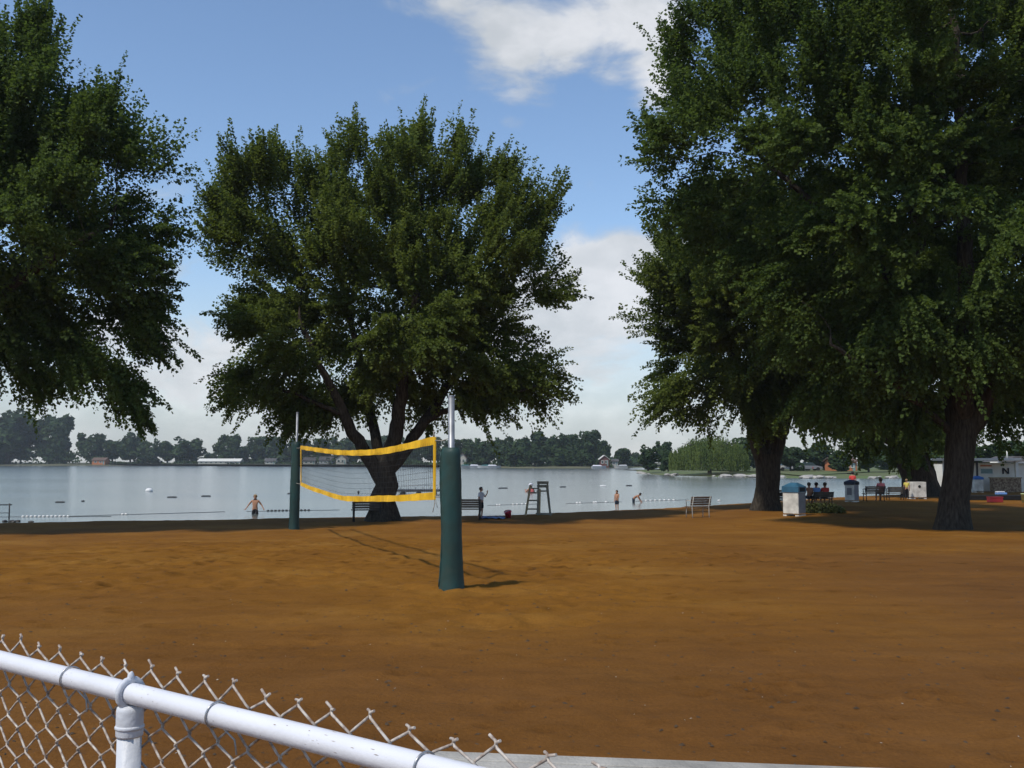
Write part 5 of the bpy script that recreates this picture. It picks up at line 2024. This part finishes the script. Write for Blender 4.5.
hb.scale = (1.1 * px_size(q.y), 1.1 * px_size(q.y), 1.6 * px_size(q.y))
tag(hb, 'dark round float seen through the volleyball net', 'float')
# swim raft behind the trunk
q = level(418, 494.5, WATER_Z)
kq = px_size(q.y)
rf_ = empty('swim_raft', q, .05, 'dark low swim raft on the water right of the middle trunk', 'raft')
MB().box((0, 1.2, .26), (42 * kq, 2.4, .14)).build('deck', MAT['raft'], rf_)
for s in (-.38, 0, .38):
    MB().tube([(s * 42 * kq, 0, .05), (s * 42 * kq, 2.4, .05)], .16, 10).build('pontoon', MAT['float_dark'], rf_)
for k, xx in enumerate(np.linspace(-19, 19, 6)):
    MB().tube([(xx * kq, 2.3, .3), (xx * kq, 2.3, .30 + 4 * kq)], .02, 6).build('railing_post', MAT['steel'], rf_)
MB().tube([(-19 * kq, 2.3, .3 + 4 * kq), (19 * kq, 2.3, .3 + 4 * kq)], .018, 6).build('railing_bar', MAT['steel'], rf_)

# ------------------------------------------------------------------ concession building at the right
YB = 68.0
kk = px_size(YB)
c0 = at(985, 491, YB)
ZB = gz(c0.x, YB)


def bp_(px, py, dy=0.0):
    p = at(px, py, YB)
    return Vector((p.x - c0.x, dy, p.z - ZB))


cb = empty('concession_building', (c0.x, YB, ZB), 0, 'low white concession building with a flat canopy and dark letter', 'building')
a, b = bp_(970, 464), bp_(1090, 464)
h = a.z
wl = MB().box(((a.x + b.x) / 2, 3.2, h / 2 - .1), (b.x - a.x, 5.6, h + .2)).build('wall', MAT['wall_white'], cb)
cz = bp_(985, 459.5).z
ca, cbx = bp_(928, 459.5), bp_(1015.5, 459.5)
MB().box(((ca.x + cbx.x) / 2, .8, cz), (cbx.x - ca.x, 3.2, 2.6 * kk)).build('canopy_roof', MAT['trim'], cb, bevel=.02)
MB().box(((ca.x + cbx.x) / 2, .35, cz - 4.0 * kk), (cbx.x - ca.x - .3, .12, 1.3 * kk)).build('canopy_beam', MAT['trim'], cb)
ra, rb2 = bp_(1016, 463), bp_(1090, 463)
MB().box(((ra.x + rb2.x) / 2, 1.9, bp_(1020, 462.5).z), (rb2.x - ra.x, 3.6, 1.6 * kk)).build('side_roof', MAT['trim'], cb)
MB().prism([(ra.x, bp_(0, 462).z), (rb2.x, bp_(0, 462).z), (rb2.x, bp_(0, 456).z), (ra.x + 1.0, bp_(0, 456).z)], 2.0, 5.0).build('upper_roof', MAT['roof'], cb)
for px, w in ((1013.2, 2.8), (974, 1.6), (941, 1.8)):
    q = bp_(px, 480)
    hh = cz - 1.3 * kk
    MB().box((q.x, -.5, hh / 2 - .05), (w * kk, w * kk, hh + .1)).build('canopy_post', MAT['trim'] if px != 974 else MAT['iron'], cb)
q = bp_(1015.8, 454)
MB().tube([(q.x, 1.2, cz + 1.31 * kk), (q.x, 1.2, cz + 9 * kk)], .045, 8).build('vent_pipe', MAT['trim'], cb)
w0, w1 = bp_(983, 474), bp_(995.5, 468.5)
f_ = MB()
cx, czz, ww, wh = (w0.x + w1.x) / 2, (w0.z + w1.z) / 2, w1.x - w0.x, w1.z - w0.z
for s in (-1, 1):
    f_.box((cx + s * ww / 2, .38, czz), (.06, .06, wh + .06))
    f_.box((cx, .38, czz + s * wh / 2), (ww - .06, .06, .06))
fo = f_.build('window', MAT['trim'], cb)
MB().box((cx, .39, czz), (ww - .06, .03, wh - .06)).build('pane', MAT['panel_green'], fo)
w0 = bp_(984, 465.8)
MB().box((w0.x + 4.5 * kk, .36, w0.z), (11 * kk, .06, 1.4 * kk)).build('menu_board', MAT['wall_orange'], cb)
# dark letter N on the wall
n0, n1 = bp_(1005.2, 474), bp_(1011.6, 468)
lw = 1.35 * kk
nb = MB()
nb.box((n0.x + lw / 2, .37, (n0.z + n1.z) / 2), (lw, .05, n1.z - n0.z))
nb.box((n1.x - lw / 2, .37, (n0.z + n1.z) / 2), (lw, .05, n1.z - n0.z))
nb.prism([(n0.x + lw * .15, n1.z), (n0.x + lw * 1.2, n1.z), (n1.x - lw * .15, n0.z), (n1.x - lw * 1.2, n0.z)], .340, .388)
nb.build('letter', MAT['sign_black'], cb)
# rubble planter wall, in front
s0, s1 = bp_(984, 490), bp_(1011, 478)
rbw = empty('stone_counter', (c0.x, YB - 1.1, ZB), 0, 'rough stone counter with reddish stains under the canopy', 'counter')
MB().box(((s0.x + s1.x) / 2, 0, s1.z / 2), (s1.x - s0.x, .5, s1.z)).build('stone_wall', MAT['stone'], rbw)
MB().box(((s0.x + s1.x) / 2, 0, s1.z + .035), (s1.x - s0.x + .1, .6, .07)).build('counter_top', MAT['wood_tan'], rbw)
q = at(977.5, 491, YB - 1.6)
bin_('pale litter bin with bright blue lid under the canopy', (q.x, YB - 1.6, ZB), 0, 8.2 * kk, 8 * kk, 12.5 * kk, M('bright_blue_lid', (.03, .14, .40), .45), 3.4 * kk)
# dark bed edge, red cooler and the rest in front of it
q = gp(990, 500.3)
kx = px_size(q.y)
be = link('bed_edging', MB().box((0, 0, 2.4 * kx), (58 * kx, .35, 5.4 * kx)).mesh('bed_edging', MAT['black']), None, (q.x + 2 * kx, q.y, q.z))
tag(be, 'low black bed edging before the concession building', 'edging')
bv = be.modifiers.new('bevel', 'BEVEL')
bv.width = .03
q = gp(995, 502.5)
ck = empty('cool_box', q, .04, 'red cool box on the sand before the black edging', 'cool box')
MB().box((0, 0, 2.3 * kx), (12.5 * kx, .36, 4.4 * kx)).build('body', MAT['cooler_red'], ck, bevel=.02)
MB().box((0, 0, 4.9 * kx), (13 * kx, .39, .9 * kx)).build('lid', MAT['cooler_red'], ck, bevel=.015)
q2_ = gp(1001, 500)
bg = empty('blue_bundle', (q2_.x, q2_.y - .02, q2_.z + 5.2 * kx), .1, 'pale blue folded towels lying on the black edging', 'towels')
MB().box((0, 0, .06), (10 * kx, .3, .11)).build('towel_layer', MAT['cloth_blue'], bg, bevel=.03)
MB().box((-.05, 0, .15), (8 * kx, .26, .07)).build('towel_layer', MAT['cloth_white'], bg, bevel=.03)
q = gp(1026, 503)
yb = empty('yellow_bin', q, 0, 'pale lime tub at the right picture edge', 'tub')
MB().lathe([(3.4 * kx, 0), (4.0 * kx, 8 * kx), (4.3 * kx, 8.1 * kx), (4.3 * kx, 8.8 * kx), (3.8 * kx, 8.7 * kx)], (0, 0, 0), 16).build('shell', M('lime_plastic', (.55, .62, .30), .5), yb)
q = gp(968.5, 503)
cu = MB().lathe([(.6 * kx, 0), (.8 * kx, 1.8 * kx), (.85 * kx, 1.85 * kx), (.7 * kx, 1.8 * kx)], (0, 0, 0), 10).build('paper_cup', MAT['cloth_white'], None, q)
tag(cu, 'white paper cup on the sand right of the nearest trunk', 'cup')

# ------------------------------------------------------------------ litter on the sand (nobody could count it)
rng = np.random.default_rng(77)


def litter(name, n, size, mat, label, cat, y0, y1):
    Y = np.exp(rng.uniform(math.log(y0), math.log(y1), n))
    X = rng.uniform(-.56, .56, n) * Y
    Zs = []
    dg = bpy.context.evaluated_depsgraph_get()
    V, Fc = [], []
    for i in range(n):
        ok, loc, nn, _ = ground.ray_cast((X[i], Y[i], 5), (0, 0, -1))
        if not ok:
            continue
        z = loc.z
        if z < WATER_Z + .05:
            continue
        a = rng.random() * 6.28
        s = size * rng.uniform(.4, 1.3)
        ax, ay = math.cos(a) * s, math.sin(a) * s
        b = len(V)
        w = rng.uniform(.35, .8)
        hh = s * rng.uniform(.25, .6)
        V += [(X[i] - ax, Y[i] - ay, z), (X[i] + ay * w, Y[i] - ax * w, z + .002), (X[i] + ax, Y[i] + ay, z + .004), (X[i] - ay * w, Y[i] + ax * w, z), (X[i], Y[i], z + hh)]
        Fc += [(b, b + 1, b + 4), (b + 1, b + 2, b + 4), (b + 2, b + 3, b + 4), (b + 3, b, b + 4)]
    me = np_mesh(name, np.array(V), np.array(Fc), mat)
    return tag(link(name, me), label, cat, kind='stuff')


litter('leaf_litter', 1300, .022, MAT['debris'], 'dark scraps of bark and dry leaves on the sand', 'litter', 5, 34)
litter('pebbles', 170, .009, MAT['pebble'], 'small pale pebbles scattered on the sand', 'pebbles', 5, 22)

# ------------------------------------------------------------------ haze
HZB = np.array([(-1350, -50, -4.5), (1350, -50, -4.5), (1350, 1390, -4.5), (-1350, 1390, -4.5), (-1350, -50, 40), (1350, -50, 40), (1350, 1390, 40), (-1350, 1390, 40)])
hm = bpy.data.materials.new('summer_haze')
t, N, L, b = nt_of(hm)
N.remove(b)
pv = N.new('ShaderNodeVolumePrincipled')
pv.inputs['Color'].default_value = (.86, .91, .95, 1)
pv.inputs['Density'].default_value = 0.00022
pv.inputs['Anisotropy'].default_value = 0.2
L.new(pv.outputs['Volume'], N['Material Output'].inputs['Volume'])
hz = MB().add([tuple(v) for v in HZB], [(3, 2, 1, 0), (4, 5, 6, 7), (0, 1, 5, 4), (1, 2, 6, 5), (2, 3, 7, 6), (3, 0, 4, 7)]).build('haze', hm)
tag(hz, 'thin summer haze over the lake', 'haze', kind='stuff')

# ------------------------------------------------------------------ sun and sky
SUN_EL = R(54)
SUN_DIR = Vector((-.72, -.69, 0)).normalized()      # where the sun stands
sl = bpy.data.lights.new('sun', 'SUN')
sl.energy = 3.5
sl.angle = R(3.0)
sl.color = (1.0, .94, .84)
so = bpy.data.objects.new('sun', sl)
COL.objects.link(so)
sv = Vector((SUN_DIR.x * math.cos(SUN_EL), SUN_DIR.y * math.cos(SUN_EL), math.sin(SUN_EL)))
so.rotation_euler = (-sv).to_track_quat('-Z', 'Y').to_euler()
so.location = (0, 0, 30)

w = bpy.data.worlds.new('World')
scene.world = w
w.use_nodes = True
N, L = w.node_tree.nodes, w.node_tree.links
for n in list(N):
    N.remove(n)
out = N.new('ShaderNodeOutputWorld')
bg1 = N.new('ShaderNodeBackground')
sky = N.new('ShaderNodeTexSky')
sky.sky_type = 'NISHITA'
sky.sun_disc = False
sky.sun_elevation = SUN_EL
sky.sun_rotation = math.atan2(SUN_DIR.x, SUN_DIR.y) % (2 * math.pi)
sky.air_density = 1.0
sky.dust_density = 0.1
sky.ozone_density = 3.0
hsv = N.new('ShaderNodeHueSaturation')
hsv.inputs['Saturation'].default_value = 1.0
hsv.inputs['Value'].default_value = 1.08
L.new(sky.outputs['Color'], hsv.inputs['Color'])
L.new(hsv.outputs['Color'], bg1.inputs['Color'])
SKY_STRENGTH = 0.15
bg1.inputs['Strength'].default_value = SKY_STRENGTH
tc = N.new('ShaderNodeTexCoord')
sp = N.new('ShaderNodeSeparateXYZ')
L.new(tc.outputs['Generated'], sp.inputs[0])


def m(op, a, b=None, c=None, clamp=False):
    n = N.new('ShaderNodeMath')
    n.operation = op
    n.use_clamp = clamp
    for i, v in enumerate((a, b, c)):
        if v is None:
            continue
        if isinstance(v, (int, float)):
            n.inputs[i].default_value = v
        else:
            L.new(v, n.inputs[i])
    return n.outputs[0]


def sm(e0, e1, x):
    n = N.new('ShaderNodeMapRange')
    n.interpolation_type = 'SMOOTHSTEP'
    n.inputs['From Min'].default_value = e0
    n.inputs['From Max'].default_value = e1
    L.new(x, n.inputs['Value'])
    return n.outputs['Result']


dx, dy, dz = sp.outputs
ay = m('MAXIMUM', m('ABSOLUTE', dy), .05)
U = m('DIVIDE', dx, ay)                 # bearing
Vv = m('DIVIDE', dz, ay)                # elevation (both as tangents)
cv = N.new('ShaderNodeCombineXYZ')
L.new(U, cv.inputs[0])
L.new(m('MULTIPLY', Vv, 1.7), cv.inputs[1])
L.new(dy, cv.inputs[2])


def noise(scale, detail=6, rough=.58, loc=(0, 0, 0), dist=0.0):
    mp = N.new('ShaderNodeMapping')
    mp.inputs['Location'].default_value = loc
    L.new(cv.outputs[0], mp.inputs['Vector'])
    n = N.new('ShaderNodeTexNoise')
    n.inputs['Scale'].default_value = scale
    n.inputs['Detail'].default_value = detail
    n.inputs['Roughness'].default_value = rough
    n.inputs['Distortion'].default_value = dist
    L.new(mp.outputs[0], n.inputs['Vector'])
    return n.outputs['Fac']


def blob(px, py, rx, ry, wgt, soft=1.0):
    """A cloud standing in one direction of the sky: gaussian of the given half sizes (in thousandths of a radian or so)."""
    u0, v0 = (px - 512) / F, (HZ - py) / F
    a = m('DIVIDE', m('SUBTRACT', U, u0), rx / F)
    b = m('DIVIDE', m('SUBTRACT', Vv, v0), ry / F)
    q = m('ADD', m('MULTIPLY', a, a), m('MULTIPLY', b, b))
    return m('MULTIPLY', m('POWER', 2.718, m('MULTIPLY', q, -1.0)), wgt)


def total(items):
    o = items[0]
    for i in items[1:]:
        o = m('ADD', o, i)
    return o


front = m('GREATER_THAN', dy, 0.0)
blobs = total([blob(512, 28, 54, 48, .74), blob(600, 24, 50, 42, .48), blob(430, -12, 70, 26, .50), blob(200, 0, 120, 60, -.6), blob(664, 66, 30, 58, .78), blob(608, 68, 20, 14, .30), blob(650, -10, 60, 30, .5),
               blob(511, 118, 24, 12, .36), blob(590, 168, 60, 22, .24), blob(545, 100, 40, 24, .10), blob(620, 285, 110, 42, .85), blob(640, 250, 60, 14, .40), blob(200, 350, 110, 50, .34), blob(60, 300, 80, 40, .3), blob(480, 340, 130, 40, .3)])
blobs = m('MULTIPLY', blobs, front)
n1 = noise(7.5, 7, .60, (3.1, 1.7, 0), .3)
n2 = noise(2.6, 5, .55, (8.4, 2.2, 1), .2)
bank = sm(.34, .02, Vv)                 # cloud thickens towards the horizon
dens = total([m('MULTIPLY', m('SUBTRACT', n1, .5), 1.6), m('MULTIPLY', m('SUBTRACT', n2, .5), .55), blobs, m('MULTIPLY', bank, .34)])
cloud = sm(.20, .72, dens)
veil = m('MULTIPLY', sm(.24, .0, Vv), .84)
cover = m('MAXIMUM', m('MULTIPLY', cloud, .92), veil, None, True)
shade = sm(.30, .70, noise(9.0, 6, .6, (1.3, 4.4, 2), .3))
cc = N.new('ShaderNodeMix')
cc.data_type = 'RGBA'
cc.inputs['A'].default_value = (.45, .495, .53, 1)
cc.inputs['B'].default_value = (.86, .87, .90, 1)
L.new(m('MULTIPLY', m('MULTIPLY_ADD', shade, .45, .28), m('ADD', cloud, .25), None, True), cc.inputs['Factor'])
bg2 = N.new('ShaderNodeBackground')
L.new(cc.outputs['Result'], bg2.inputs['Color'])
bg2.inputs['Strength'].default_value = 1.0
mxs = N.new('ShaderNodeMixShader')
L.new(cover, mxs.inputs['Fac'])
L.new(bg1.outputs[0], mxs.inputs[1])
L.new(bg2.outputs[0], mxs.inputs[2])
L.new(mxs.outputs[0], out.inputs['Surface'])

# ------------------------------------------------------------------ camera and render settings
cam = bpy.data.cameras.new('camera')
cam.sensor_width = 36.0
cam.lens = 36.0 * F / 1024.0
cam.clip_start = 0.05
cam.clip_end = 5000
co = bpy.data.objects.new('camera', cam)
COL.objects.link(co)
co.location = (0, 0, CAMZ)
co.rotation_euler = (math.pi / 2 + PITCH, 0, 0)
scene.camera = co

vs_ = scene.view_settings
vs_.view_transform = 'Standard'
vs_.look = 'None'
vs_.gamma = 1
vs_.exposure = 0.0
vs_.use_curve_mapping = False
cy = scene.cycles
cy.max_bounces = 8
cy.diffuse_bounces = 5
cy.glossy_bounces = 2
cy.transmission_bounces = 6
cy.transparent_max_bounces = 4
cy.volume_bounces = 0
cy.use_denoising = True
cy.caustics_reflective = False
cy.caustics_refractive = False
